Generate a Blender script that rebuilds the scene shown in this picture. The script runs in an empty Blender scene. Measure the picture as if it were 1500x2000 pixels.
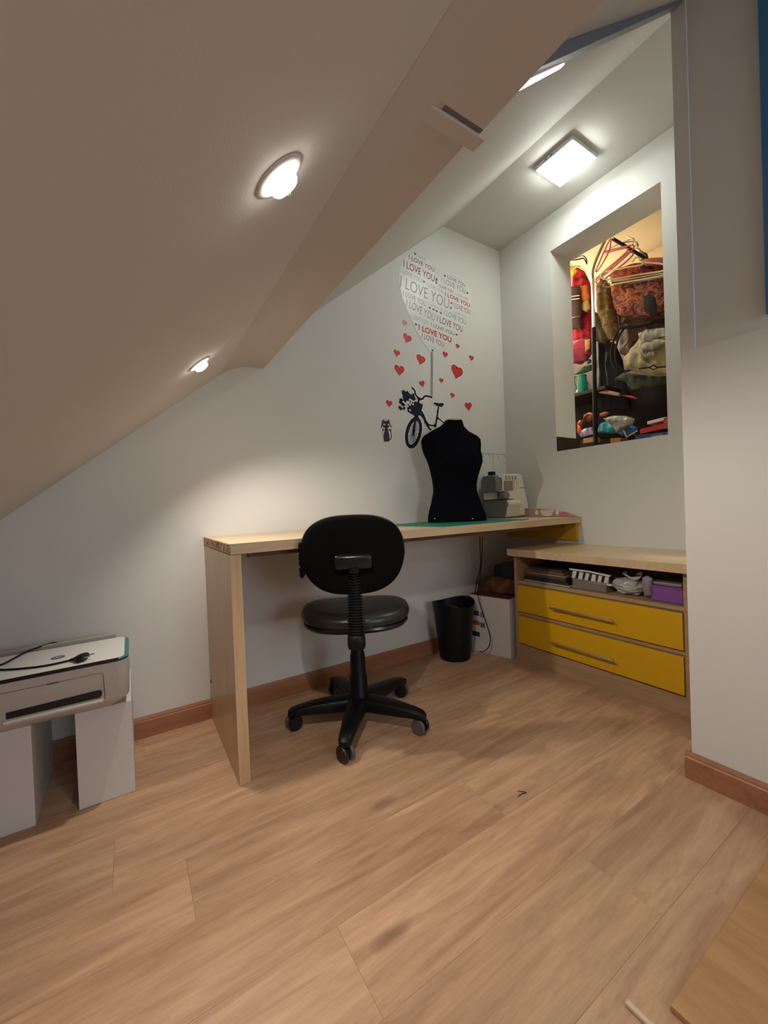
import bpy, bmesh, math, random
from mathutils import Vector, Matrix, noise
random.seed(7)
S = bpy.context.scene
COL = S.collection
PI = math.pi

# ---------------------------------------------------------------- camera, world, exposure
F = 782.83
C0 = Vector((-0.25235695, -1.79953712, 0.84567446))
FW = Vector((0.53484455, 0.84484898, -0.01309601))
RT = Vector((0.84401853, -0.53491821, -0.03866826))
UP = Vector((0.03967414, -0.00962823, 0.99916628))
cd = bpy.data.cameras.new('camera'); cam = bpy.data.objects.new('camera', cd); COL.objects.link(cam)
cd.sensor_fit = 'HORIZONTAL'; cd.sensor_width = 36.0; cd.lens = F/1500*36.0; cd.clip_start = 0.02
M = Matrix((( RT.x, UP.x, -FW.x, C0.x), (RT.y, UP.y, -FW.y, C0.y), (RT.z, UP.z, -FW.z, C0.z), (0, 0, 0, 1)))
cam.matrix_world = M
S.camera = cam
S.view_settings.view_transform = 'Standard'; S.view_settings.look = 'None'
S.view_settings.gamma = 1; S.view_settings.use_curve_mapping = False
S.view_settings.exposure = 0.3
w = bpy.data.worlds.new('world'); S.world = w; w.use_nodes = True
w.node_tree.nodes['Background'].inputs[0].default_value = (0.55, 0.65, 0.8, 1)
w.node_tree.nodes['Background'].inputs[1].default_value = 0.3
P_ALCOVE = 36     # alcove ceiling lamp diffuser radiance
P_SPOT = 17.0        # downlights, W
P_CLOSET = 52.0
P_ROOM_FILL = 5.5  # added fill lamp behind the viewer, W

def at(u, v, axis, val):
    """the point seen at pixel u,v lying on the plane axis = val (used to read real positions off the photograph)"""
    r = FW + RT*((u-750)/F) - UP*((v-1000)/F)
    return C0 + r*((val-C0[axis])/r[axis])

# ---------------------------------------------------------------- materials
def srgb(r, g, b):
    f = lambda c: ((c/255+0.055)/1.055)**2.4 if c > 10 else c/255/12.92
    return (f(r), f(g), f(b), 1)
def nmat(name):
    m = bpy.data.materials.new(name); m.use_nodes = True
    return m, m.node_tree, m.node_tree.nodes['Principled BSDF']
def mat(name, col, rough=0.5, metal=0, var=0.06, scale=30, bump=0.0, bscale=200, trans=0, alpha=1, spec=0.5, sheen=0, emit=None, es=0):
    m, t, b = nmat(name)
    if len(col) == 3: col = (*col, 1)
    N, L = t.nodes, t.links
    tc = N.new('ShaderNodeTexCoord')
    b.inputs['Roughness'].default_value = rough; b.inputs['Metallic'].default_value = metal
    b.inputs['Specular IOR Level'].default_value = spec
    if trans: b.inputs['Transmission Weight'].default_value = trans
    if alpha < 1: b.inputs['Alpha'].default_value = alpha
    if sheen: b.inputs['Sheen Weight'].default_value = sheen
    if emit:
        b.inputs['Emission Color'].default_value = (*emit, 1); b.inputs['Emission Strength'].default_value = es
    if var:
        n = N.new('ShaderNodeTexNoise'); n.inputs['Scale'].default_value = scale; n.inputs['Detail'].default_value = 4
        L.new(tc.outputs['Object'], n.inputs['Vector'])
        x = N.new('ShaderNodeMix'); x.data_type = 'RGBA'
        x.inputs[6].default_value = tuple(c*(1-var) for c in col[:3])+(1,)
        x.inputs[7].default_value = tuple(min(1, c*(1+var)) for c in col[:3])+(1,)
        L.new(n.outputs['Fac'], x.inputs[0]); L.new(x.outputs[2], b.inputs['Base Color'])
    else: b.inputs['Base Color'].default_value = col
    if bump:
        n2 = N.new('ShaderNodeTexNoise'); n2.inputs['Scale'].default_value = bscale; n2.inputs['Detail'].default_value = 3
        L.new(tc.outputs['Object'], n2.inputs['Vector'])
        bp = N.new('ShaderNodeBump'); bp.inputs['Strength'].default_value = bump; bp.inputs['Distance'].default_value = 0.002
        L.new(n2.outputs['Fac'], bp.inputs['Height']); L.new(bp.outputs[0], b.inputs['Normal'])
    return m
def wood(name, light, dark, axis=0, rough=0.45, per_object=False, knots=False, stretch=9, scale=5, contrast=0.5):
    m, t, b = nmat(name); N, L = t.nodes, t.links
    tc = N.new('ShaderNodeTexCoord'); mp = N.new('ShaderNodeMapping')
    sc = [scale*stretch]*3; sc[axis] = scale
    mp.inputs['Scale'].default_value = sc
    src = tc.outputs['Object']
    if per_object:
        oi = N.new('ShaderNodeObjectInfo'); vm = N.new('ShaderNodeVectorMath'); vm.operation = 'SCALE'
        cmb = N.new('ShaderNodeCombineXYZ')
        for i in range(3): cmb.inputs[i].default_value = (13.0, 7.0, 3.0)[i]
        L.new(cmb.outputs[0], vm.inputs[0]); L.new(oi.outputs['Random'], vm.inputs['Scale'])
        ad = N.new('ShaderNodeVectorMath'); ad.operation = 'ADD'
        L.new(tc.outputs['Object'], ad.inputs[0]); L.new(vm.outputs[0], ad.inputs[1]); src = ad.outputs[0]
    L.new(src, mp.inputs['Vector'])
    n = N.new('ShaderNodeTexNoise'); n.inputs['Scale'].default_value = 1; n.inputs['Detail'].default_value = 9
    n.inputs['Roughness'].default_value = 0.7; n.inputs['Distortion'].default_value = 0.5
    L.new(mp.outputs[0], n.inputs['Vector'])
    mp2 = N.new('ShaderNodeMapping'); s2 = [5.5]*3; s2[axis] = 1.3; mp2.inputs['Scale'].default_value = s2
    L.new(src, mp2.inputs['Vector'])
    n2 = N.new('ShaderNodeTexNoise'); n2.inputs['Scale'].default_value = 1; n2.inputs['Detail'].default_value = 3
    L.new(mp2.outputs[0], n2.inputs['Vector'])
    mx = N.new('ShaderNodeMath'); mx.operation = 'MULTIPLY_ADD'; mx.inputs[1].default_value = 0.68
    m2 = N.new('ShaderNodeMath'); m2.operation = 'MULTIPLY'; m2.inputs[1].default_value = 0.32
    L.new(n.outputs['Fac'], mx.inputs[0]); L.new(n2.outputs['Fac'], m2.inputs[0]); L.new(m2.outputs[0], mx.inputs[2])
    fac = mx.outputs[0]
    cr = N.new('ShaderNodeValToRGB')
    cr.color_ramp.elements[0].position = 0.5-contrast*0.32; cr.color_ramp.elements[0].color = dark
    cr.color_ramp.elements[1].position = 0.5+contrast*0.22; cr.color_ramp.elements[1].color = light
    L.new(fac, cr.inputs[0]); out = cr.outputs[0]
    if knots:
        mp3 = N.new('ShaderNodeMapping'); s3 = [5.2, 5.2, 0.0]; s3[axis] = 2.1; mp3.inputs['Scale'].default_value = s3
        L.new(src, mp3.inputs['Vector'])
        vo = N.new('ShaderNodeTexVoronoi'); vo.inputs['Scale'].default_value = 1
        n5 = N.new('ShaderNodeTexNoise'); n5.inputs['Scale'].default_value = 9
        L.new(src, n5.inputs['Vector'])
        va = N.new('ShaderNodeVectorMath'); va.operation = 'MULTIPLY_ADD'; va.inputs[1].default_value = (0.12,)*3
        L.new(n5.outputs['Color'], va.inputs[0]); L.new(mp3.outputs[0], va.inputs[2]); L.new(va.outputs[0], vo.inputs['Vector'])
        kr = N.new('ShaderNodeValToRGB'); kr.color_ramp.elements[0].position = 0.0; kr.color_ramp.elements[0].color = (1,)*4
        kr.color_ramp.elements[1].position = 0.12; kr.color_ramp.elements[1].color = (0, 0, 0, 1)
        L.new(vo.outputs['Distance'], kr.inputs[0])
        km = N.new('ShaderNodeMix'); km.data_type = 'RGBA'; km.inputs[7].default_value = tuple(c*0.5 for c in dark[:3])+(1,)
        kf = N.new('ShaderNodeMath'); kf.operation = 'MULTIPLY'; kf.inputs[1].default_value = 0.75
        L.new(kr.outputs[0], kf.inputs[0]); L.new(kf.outputs[0], km.inputs[0]); L.new(out, km.inputs[6]); out = km.outputs[2]
    if per_object:
        hv = N.new('ShaderNodeHueSaturation'); mr = N.new('ShaderNodeMapRange')
        mr.inputs['To Min'].default_value = 0.9; mr.inputs['To Max'].default_value = 1.08
        L.new(oi.outputs['Random'], mr.inputs['Value']); L.new(mr.outputs[0], hv.inputs['Value']); L.new(out, hv.inputs['Color']); out = hv.outputs[0]
    L.new(out, b.inputs['Base Color'])
    b.inputs['Roughness'].default_value = rough; b.inputs['Specular IOR Level'].default_value = 0.4
    bp = N.new('ShaderNodeBump'); bp.inputs['Strength'].default_value = 0.12; bp.inputs['Distance'].default_value = 0.001
    L.new(n.outputs['Fac'], bp.inputs['Height']); L.new(bp.outputs[0], b.inputs['Normal'])
    return m
def patterned(name, cols, scale=25, rough=0.8):
    m, t, b = nmat(name); N, L = t.nodes, t.links
    tc = N.new('ShaderNodeTexCoord'); n = N.new('ShaderNodeTexNoise'); n.inputs['Scale'].default_value = scale
    n.inputs['Detail'].default_value = 4; n.inputs['Distortion'].default_value = 1.2
    L.new(tc.outputs['Object'], n.inputs['Vector'])
    cr = N.new('ShaderNodeValToRGB'); e = cr.color_ramp.elements
    while len(e) < len(cols): e.new(0.5)
    for i, c in enumerate(cols):
        e[i].position = 0.3+0.4*i/(len(cols)-1); e[i].color = c
    L.new(n.outputs['Fac'], cr.inputs[0]); L.new(cr.outputs[0], b.inputs['Base Color'])
    b.inputs['Roughness'].default_value = rough
    return m

PAINT = mat('white_wall_paint', (0.66, 0.655, 0.625), 0.75, var=0.02, scale=3, bump=0.15, bscale=260, spec=0.25)
PAINT2 = mat('white_ceiling_paint', (0.63, 0.615, 0.585), 0.8, var=0.02, scale=3, bump=0.15, bscale=260, spec=0.2)
TRIMP = mat('white_trim_paint', (0.60, 0.57, 0.53), 0.6, var=0.03, scale=6)
BEIGE = mat('dimmed_beam_paint', (0.56, 0.52, 0.475), 0.7, var=0.02, scale=4)  # shade put into the beam colour, offsetting floor bounce
TRACK = mat('grey_track_metal', (0.20, 0.205, 0.23), 0.5, 0.3, var=0.05)
LAMIN = wood('laminate_floor', srgb(206, 168, 134), srgb(144, 106, 80), 0, 0.42, True, True, stretch=9, scale=3.6, contrast=0.66)
OCHRE = wood('ochre_step_wood', srgb(180, 140, 94), srgb(150, 110, 70), 1, 0.4, stretch=6, scale=4)
BASEB = wood('brown_baseboard_wood', srgb(166, 114, 82), srgb(138, 90, 64), 0, 0.4, stretch=14, scale=3)
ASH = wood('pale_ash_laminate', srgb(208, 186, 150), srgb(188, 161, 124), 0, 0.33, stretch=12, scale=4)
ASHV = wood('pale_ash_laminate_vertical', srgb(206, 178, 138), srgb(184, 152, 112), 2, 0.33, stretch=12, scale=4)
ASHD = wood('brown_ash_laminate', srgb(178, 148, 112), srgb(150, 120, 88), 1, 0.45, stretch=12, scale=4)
WALNUT = wood('brown_underside_wood', srgb(112, 72, 48), srgb(84, 52, 34), 0, 0.5)
DARKW = wood('dark_brown_board', srgb(50, 34, 24), srgb(30, 20, 14), 1, 0.6)
WORN = patterned('chipped_veneer', [srgb(90, 50, 26), srgb(150, 105, 66), srgb(206, 170, 124), srgb(232, 206, 168)], 34, 0.7)
YELL = mat('yellow_lacquer', (0.64, 0.36, 0.004), 0.38, var=0.04, scale=12)
STEEL = mat('brushed_steel', (0.62, 0.58, 0.5), 0.3, 1.0, var=0.05)
CHROME = mat('chrome', (0.8, 0.8, 0.8), 0.15, 1.0, var=0.0)
BLKPL = mat('black_plastic', (0.006, 0.006, 0.007), 0.4, var=0.15, scale=60, spec=0.2)
BLKSH = mat('glossy_black_plastic', (0.006, 0.006, 0.008), 0.25, var=0.1, scale=40)
BLKFAB = mat('black_upholstery', (0.004, 0.004, 0.004), 0.9, var=0.3, scale=120, bump=0.4, bscale=600, spec=0.06)
LEATHR = mat('black_leatherette', (0.016, 0.018, 0.015), 0.33, var=0.25, scale=30, bump=0.3, bscale=120)
GREYRB = mat('grey_rubber', (0.09, 0.09, 0.095), 0.5, var=0.1)
VELVET = mat('black_jersey', (0.003, 0.003, 0.005), 0.9, var=0.2, scale=80, spec=0.05)
CREAMP = mat('cream_plastic', (0.70, 0.68, 0.59), 0.35, var=0.03)
WHITEP = mat('white_plastic', (0.66, 0.65, 0.62), 0.35, var=0.02)
GREIGE = mat('warm_grey_plastic', (0.47, 0.44, 0.40), 0.45, var=0.03)
GREYP = mat('grey_plastic', (0.16, 0.17, 0.17), 0.4, var=0.05)
TEAL = mat('teal_plastic', (0.02, 0.16, 0.17), 0.35, var=0.05)
MATG = mat('green_cutting_mat', (0.0, 0.17, 0.115), 0.5, var=0.06, scale=20)
CARDW = mat('white_card', (0.62, 0.60, 0.58), 0.6, var=0.03)
RED = mat('red_vinyl', (0.62, 0.02, 0.018), 0.4, var=0.04)
PINK = mat('pink_vinyl', (0.62, 0.12, 0.14), 0.4, var=0.04)
WVIN = mat('white_vinyl_border', (0.85, 0.76, 0.7), 0.4, var=0.02)
NAVY = mat('dark_navy_vinyl', (0.010, 0.018, 0.030), 0.7, var=0.1, spec=0.15)
FILM = mat('clear_sticker_film', (0.69, 0.70, 0.68), 0.33, var=0.01, spec=0.3)
INK = [mat('red_ink', (0.45, 0.012, 0.016), 0.5, var=0.05), mat('dark_red_ink', (0.22, 0.03, 0.035), 0.5, var=0.05), mat('grey_ink', (0.2, 0.17, 0.17), 0.5, var=0.05), mat('pale_grey_ink', (0.33, 0.32, 0.31), 0.5, var=0.05), mat('charcoal_ink', (0.07, 0.03, 0.035), 0.5, var=0.05)]
CLOSETP = mat('cream_closet_paint', (0.80, 0.72, 0.55), 0.8, var=0.02)

# ---------------------------------------------------------------- mesh helpers
def box(bm, x0, x1, y0, y1, z0, z1, bev=0.0, seg=2, M=None):
    g = bmesh.ops.create_cube(bm, size=1)['verts']
    bmesh.ops.scale(bm, verts=g, vec=(abs(x1-x0), abs(y1-y0), abs(z1-z0)))
    bmesh.ops.translate(bm, verts=g, vec=((x0+x1)/2, (y0+y1)/2, (z0+z1)/2))
    if bev:
        es = {e for v in g for e in v.link_edges}
        r = bmesh.ops.bevel(bm, geom=list(es), offset=bev, segments=seg, profile=0.5, affect='EDGES')
        g = list({v for f in r['faces'] for v in f.verts} | {v for v in g if v.is_valid})
    if M is not None: bmesh.ops.transform(bm, matrix=M, verts=g)
    return bm
def prism(bm, pts, vec):
    a = [bm.verts.new(p) for p in pts]; vec = Vector(vec)
    b = [bm.verts.new(Vector(p)+vec) for p in pts]
    n = len(pts)
    bm.faces.new(a); bm.faces.new(b[::-1])
    for i in range(n): bm.faces.new((a[(i+1) % n], a[i], b[i], b[(i+1) % n]))
    return bm
def loft(bm, rings, cap=True, close=False):
    R = [[bm.verts.new(p) for p in r] for r in rings]; n = len(R[0])
    k = len(R)
    for j in range(k if close else k-1):
        A, B = R[j], R[(j+1) % k]
        for i in range(n): bm.faces.new((A[i], A[(i+1) % n], B[(i+1) % n], B[i]))
    if cap and not close: bm.faces.new(R[0][::-1]); bm.faces.new(R[-1])
    return bm
def tube(bm, pts, r, n=8, closed=False):
    pts = [Vector(p) for p in pts]; k = len(pts); rr = r if isinstance(r, (list, tuple)) else [r]*k
    rings = []; prev = None
    for i, p in enumerate(pts):
        if closed: t = pts[(i+1) % k]-pts[i-1]
        else: t = pts[min(i+1, k-1)]-pts[max(i-1, 0)]
        t.normalize()
        if prev is None:
            a = Vector((0, 0, 1)) if abs(t.z) < 0.9 else Vector((1, 0, 0))
            u = t.cross(a).normalized()
        else: u = (prev-t*prev.dot(t)).normalized()
        prev = u; v = t.cross(u)
        rings.append([p+(u*math.cos(q)+v*math.sin(q))*rr[i] for q in [2*PI*j/n for j in range(n)]])
    return loft(bm, rings, True, closed)
def lathe(bm, prof, c=(0, 0, 0), n=32, sx=1, sy=1, M=None, cap=True):
    rings = [[Vector((c[0]+r*sx*math.cos(2*PI*i/n), c[1]+r*sy*math.sin(2*PI*i/n), c[2]+z)) for i in range(n)] for r, z in prof]
    if M is not None: rings = [[M @ p for p in r] for r in rings]
    return loft(bm, rings, cap)
def smoothpath(pts, n=8):
    pts = [Vector(p) for p in pts]; out = []
    for i in range(len(pts)-1):
        p0, p1, p2, p3 = pts[max(i-1, 0)], pts[i], pts[i+1], pts[min(i+2, len(pts)-1)]
        for j in range(n):
            t = j/n
            out.append(0.5*((2*p1)+(p2-p0)*t+(2*p0-5*p1+4*p2-p3)*t*t+(3*p1-p0-3*p2+p3)*t**3))
    out.append(pts[-1]); return out
def obj(name, bm, m, parent=None, smooth=False, bev=0, angle=40):
    if not isinstance(bm, bpy.types.Mesh):
        bmesh.ops.recalc_face_normals(bm, faces=bm.faces)
        me = bpy.data.meshes.new(name); bm.to_mesh(me); bm.free()
    else: me = bm
    if not me.materials: me.materials.append(m)
    if smooth:
        me.polygons.foreach_set('use_smooth', [True]*len(me.polygons))
        try: me.set_sharp_from_angle(angle=math.radians(angle))
        except Exception: pass
    o = bpy.data.objects.new(name, me); COL.objects.link(o)
    if bev:
        b = o.modifiers.new('bevel', 'BEVEL'); b.width = bev; b.segments = 2; b.limit_method = 'ANGLE'
    if parent:
        o.parent = parent
        if parent.type == 'EMPTY': o.location = -parent.location
    return o
def tag(o, label, cat, group=None, kind=None):
    if label: o['label'] = label
    if cat: o['category'] = cat
    if group: o['group'] = group
    if kind: o['kind'] = kind
    return o
def thing(name, label, cat, loc, group=None):
    o = bpy.data.objects.new(name, None); COL.objects.link(o); o.location = loc; o.empty_display_size = 0.05
    return tag(o, label, cat, group)
def struct(name, bm, m, parent=None, **k):
    o = obj(name, bm, m, parent, **k)
    if not parent: o['kind'] = 'structure'
    return o
NB = bmesh.new

# ---------------------------------------------------------------- the room
XR, XP, YP, HC = 1.856, 1.136, -1.273, 2.489
SA, SB = 1.355, 0.82                  # roof slope: z = SA + SB x
XRID = (HC-SA)/SB
YB = -4.6; XL = -1.25
bm = NB(); box(bm, XL-.1, 3.1, YB-.1, 0.9, -0.15, -0.012)
fl = struct('floor', bm, DARKW)
# laminate planks: rows 0.178 m wide along x, joints 2 mm deep
rows = []
y = -0.52+0.178*3
j0 = {-0.698: -0.17, -0.876: 0.57, -1.054: 0.068, -0.52: 0.96, -1.232: 0.62}
n_row = 0
while y > -3.6:
    yt, yb = min(y, -0.001), y-0.178
    j = None
    for kk, vv in j0.items():
        if abs(kk-y) < 0.01: j = vv
    if j is None: j = random.uniform(-0.6, 0.5)
    L_ = 1.28
    x = j
    while x > XL: x -= L_
    xr = XR if yt > YP+.001 else XP
    while x < xr:
        a, b_ = max(x, XL), min(x+L_, xr)
        if b_-a > 0.03 and yt-yb > 0.02:
            bm = NB(); box(bm, a+.0001, b_-.0001, yb+.0001, yt-.0001, -0.012, 0.0, 0.0004, 1)
            obj('plank', bm, LAMIN, fl)
        x += L_
    y -= 0.178
bm = NB(); box(bm, XL, XR+.2, 0, 0.12, 0, 2.7); struct('wall_back', bm, PAINT)
# right wall with its opening into the wardrobe
hy1, hy2, hz1, hz2 = -0.371, -0.942, 1.128, 2.283
bm = NB(); X2 = XR+.195
box(bm, XR, X2, YP, 0, 0, hz1); box(bm, XR, X2, YP, 0, hz2, 2.7)
box(bm, XR, X2, hy1, 0, hz1, hz2); box(bm, XR, X2, YP, hy2, hz1, hz2)
struct('wall_right', bm, PAINT)
# projecting wall at the right, with a shallow recessed panel
bm = NB(); box(bm, XP+.008, XR+.195, YB, YP, 0, 2.7)
box(bm, XP, XP+.008, YB, YP, 0, 1.266); box(bm, XP, XP+.008, -1.309, YP, 1.266, 2.7)
struct('wall_side', bm, PAINT)
# roof slope (one slab), beam under it, flat ceiling
bm = NB(); T = 0.1
zl = SA+SB*XL
prism(bm, [(XL-.1, 0, zl-.1*SB), (XRID, 0, HC), (XR+.2, 0, HC), (XR+.2, 0, HC+T), (XRID-.05, 0, HC+T), (XL-.1, 0, zl+T+.05)], (0, YB, 0))
struct('ceiling', bm, PAINT2)
BZ = 1.483
bm = NB(); xa = (BZ-SA)/SB; fil = []
for i in range(13):
    t_ = i/12; p0, p1, p2 = (.085, SA+SB*.085), (xa, BZ), (.225, BZ)
    fil.append(((1-t_)**2*p0[0]+2*t_*(1-t_)*p1[0]+t_*t_*p2[0], 0, (1-t_)**2*p0[1]+2*t_*(1-t_)*p1[1]+t_*t_*p2[1]-.0003))
prism(bm, fil+[(.276, 0, BZ), (.276, 0, SA+SB*.276+.02), (xa, 0, SA+SB*xa+.02)], (0, YB, 0))
struct('trim_1', bm, BEIGE, smooth=True, angle=25)
# boxed board and lip under the beam, where the sliding panel ends
bm = NB(); box(bm, .166, .279, YB, -1.322, BZ-.006, BZ+.003); struct('trim_2', bm, BEIGE, bev=.0008)
bm = NB(); box(bm, .166, .293, -1.312, -1.284, BZ-.009, BZ+.06); struct('trim_3', bm, BEIGE, bev=.0015)
bm = NB(); box(bm, .192, .281, -1.3225, -1.312, BZ-.003, BZ+.02); struct('trim_4', bm, TRACK)
# grey rail that follows the slope above the alcove
def slopebox(bm, x0, x1, y0, y1, d0, d1):
    pts = [(x0, y0, SA+SB*x0-d0), (x1, y0, SA+SB*x1-d0), (x1, y0, SA+SB*x1-d1), (x0, y0, SA+SB*x0-d1)]
    return prism(bm, pts, (0, y1-y0, 0))
bm = NB(); slopebox(bm, .276, 1.150, -1.273, -1.302, -.01, .034); struct('trim_5', bm, TRACK, bev=.002)
bm = NB(); prism(bm, [(.45, -1.3025, SA+SB*.45+.02), (.45, -1.3025, SA+SB*.45), (1.1359, -1.3025, SA+SB*1.1359-.026), (1.1359, -1.3025, SA+SB*1.1359+.02)], (0, YB+1.31, 0)); struct('ceiling_front', bm, PAINT2)
bm = NB(); prism(bm, [(.39, -1.262, SA+SB*.39-.030), (.39, -1.262, SA+SB*.39-.044), (.60, -1.262, SA+SB*.60-.037), (.60, -1.262, SA+SB*.60-.030)], (0, -.010, 0))
t = tag(obj('bright_sliver', bm, mat('glowing_strip', (1, 1, 1), .5, emit=(.9, .98, 1), es=1.6)), 'short bright white sliver behind the grey rail above the beam', 'light')  # emissive white wedge just below the rail
bm = NB(); box(bm, XL-.1, XL, YB, 0, 0, 1.3); struct('wall_left', bm, PAINT)
bm = NB(); box(bm, XL, XR+.2, YB-.1, YB, 0, 2.7); struct('wall_front', bm, PAINT)
# baseboards with a small moulded top
def baseboard(name, p0, p1, nrm):
    p0, p1, nrm = Vector(p0), Vector(p1), Vector(nrm)
    prof = [(0, 0), (.014, 0), (.014, .062), (.011, .066), (.011, .070), (.007, .078), (0, .078)]
    bm = NB(); prism(bm, [p0+nrm*a+Vector((0, 0, b)) for a, b in prof], p1-p0)
    return struct(name, bm, BASEB)
baseboard('baseboard_back', (XL, 0, 0), (1.47, 0, 0), (0, -1, 0))
baseboard('baseboard_right', (XP, YB, 0), (XP, YP+.014, 0), (-1, 0, 0))
baseboard('baseboard_return', (XP, YP, 0), (1.47, YP, 0), (0, 1, 0))
# ochre wooden step and nosing at the bottom right
bm = NB(); box(bm, .463, 1.12, -2.6, -1.487, 0, .012); tag(struct('trim_6', bm, OCHRE, bev=.002), None, None)
bm = NB(); box(bm, .409, .419, -2.6, -1.442, 0, .009); struct('trim_7', bm, mat('pale_edge_strip', (.6, .45, .34), .3), bev=.003)
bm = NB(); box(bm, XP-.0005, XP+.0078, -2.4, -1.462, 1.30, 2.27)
struct('trim_8', bm, mat('blue_reflection_tint', (0.04, 0.19, 0.42), .5))  # blue reflection at the wall edge, put in as a coloured strip

# wardrobe room behind the opening
cx0, cx1 = X2, 2.9
bm = NB(); box(bm, cx1, cx1+.1, -1.9, 0.9, 0, 2.56); struct('wall_closet_back', bm, CLOSETP)
bm = NB(); box(bm, cx0, cx1, 0.62, 0.72, 0, 2.56); struct('wall_closet_left', bm, CLOSETP)
bm = NB(); box(bm, cx0, cx1, -1.9, -1.8, 0, 2.56); struct('wall_closet_right', bm, CLOSETP)
bm = NB(); box(bm, cx0-.2, cx1+.1, -1.9, .9, 2.56, 2.66); struct('ceiling_closet', bm, CLOSETP)
bm = NB(); box(bm, cx0, cx0+.01, -1.9, .72, hz2+.01, 2.56); struct('wall_closet_front', bm, CLOSETP)
# dark board end at the sill
bm = NB(); box(bm, XR+.002, X2+.03, hy1-.006, hy1-.0005, hz1+.001, 1.213)
tag(obj('sill_board', bm, DARKW), 'dark brown board end at the lower left corner of the wall opening', 'board')

# ---------------------------------------------------------------- lamps
def lamp_alcove():
    x0, x1, y0, y1 = 1.493, 1.690, -.748, -.550
    t = thing('ceiling_lamp', 'square white flush ceiling lamp shining on the alcove ceiling', 'lamp', (1.59, -.65, HC))
    bm = NB(); b = .012
    box(bm, x0, x1, y0, y1, 2.464, HC-.0015, .003)
    obj('housing', bm, WHITEP, t)
    bm = NB(); box(bm, x0+.010, x1-.012, y0+.010, y1-.010, 2.450, 2.4645, .003)
    m = mat('glowing_diffuser', (1, 1, 1), .5, var=0, emit=(0.95, 1.0, 0.93), es=P_ALCOVE)
    obj('diffuser', bm, m, t)
    bm = NB(); 
    for yy in (-.64, -.61): box(bm, x0-.0012, x0+.001, yy-.006, yy+.006, 2.472, 2.480)
    obj('clip', bm, GREYP, t)
lamp_alcove()
NRM = Vector((SB, 0, -1)).normalized()          # out of the roof slope, into the room
GLOW = mat('glowing_bulb', (1, 1, 1), .4, var=0, emit=(1, .93, .84), es=16)
def downlight(p, label):
    p = Vector(p); p.z = SA+SB*p.x
    t = thing('downlight', label, 'spotlight', p, 'recessed downlights in the sloping ceiling')
    u = Vector((1, 0, SB)).normalized(); v = Vector((0, 1, 0))
    Mx = Matrix.Translation(p) @ Matrix((u, v, NRM)).transposed().to_4x4()
    bm = NB(); lathe(bm, [(.027, .0005), (.027, .003), (.030, .004), (.037, .003), (.040, .0005)], n=40, M=Mx, cap=False)
    bmesh.ops.solidify(bm, geom=bm.faces[:], thickness=.0008) if 0 else None
    obj('trim_ring', bm, PAINT2, t, True)
    # bulb tilted out of the slope
    d = Vector((.48, -.16, -1)).normalized()
    q = NRM.cross(Vector((0, 1, 0))).normalized(); r = NRM.cross(q)
    Mb = Matrix.Translation(p-NRM*.014) @ Matrix((q, r, NRM)).transposed().to_4x4()
    bm = NB(); lathe(bm, [(.009, 0.0), (.017, .012), (.021, .022), (.021, .027), (.018, .031), (.010, .0335), (.001, .034)], n=28, M=Mb)
    obj('bulb', bm, GLOW, t, True)
    bm = NB(); tube(bm, smoothpath([p+u*.030+v*.028+NRM*.003, p+u*.020+v*.026+NRM*.016, p+u*.006+v*.024+NRM*.004], 5), .0012, 6)
    obj('clip', bm, STEEL, t)
    ld = bpy.data.lights.new('downlight_beam', 'SPOT'); ld.energy = P_SPOT; ld.spot_size = math.radians(136); ld.spot_blend = 0.55
    ld.color = (1, .91, .80); ld.shadow_soft_size = 0.016
    lo = bpy.data.objects.new('downlight_beam', ld); COL.objects.link(lo)
    lo.location = p+d*.034-p; lo.rotation_euler = d.to_track_quat('-Z', 'Y').to_euler(); lo.parent = t
downlight((-.062, -1.262, 0), 'larger looking lit downlight nearer the viewer in the sloping ceiling')
downlight((-.053, -.446, 0), 'small lit downlight low on the sloping ceiling near the back wall')
def hidden_lamp(name, label, loc, size, energy, col, down=True):
    t = thing(name, label, 'lamp', loc)
    bm = NB(); box(bm, loc[0]-size/2, loc[0]+size/2, loc[1]-size/2, loc[1]+size/2, loc[2], loc[2]+.03, .004)
    obj('housing', bm, WHITEP, t)
    ld = bpy.data.lights.new(name+'_light', 'AREA'); ld.size = size*.9; ld.energy = energy; ld.color = col
    lo = bpy.data.objects.new(name+'_light', ld); COL.objects.link(lo); lo.parent = t; lo.location = (0, 0, -.004)
hidden_lamp('closet_lamp', 'square ceiling lamp inside the wardrobe room, out of view', (2.50, .22, 2.52), .25, P_CLOSET, (1, .87, .66))
hidden_lamp('room_fill_lamp', 'added square fill lamp behind the viewer', (.62, -3.3, 1.80), .3, P_ROOM_FILL, (1, .93, .87))  # unseen lamp added to fill the room from behind
# cool fill light added behind the viewer, no window is built
ld = bpy.data.lights.new('cool_rear_fill', 'AREA'); ld.shape = 'RECTANGLE'; ld.size = 1.0; ld.size_y = .9; ld.energy = 16; ld.color = (.80, .87, 1)
lo = bpy.data.objects.new('cool_rear_fill', ld); COL.objects.link(lo); lo.location = (.45, YB+.05, 1.2); lo.rotation_euler = (PI/2, 0, 0)

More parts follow.
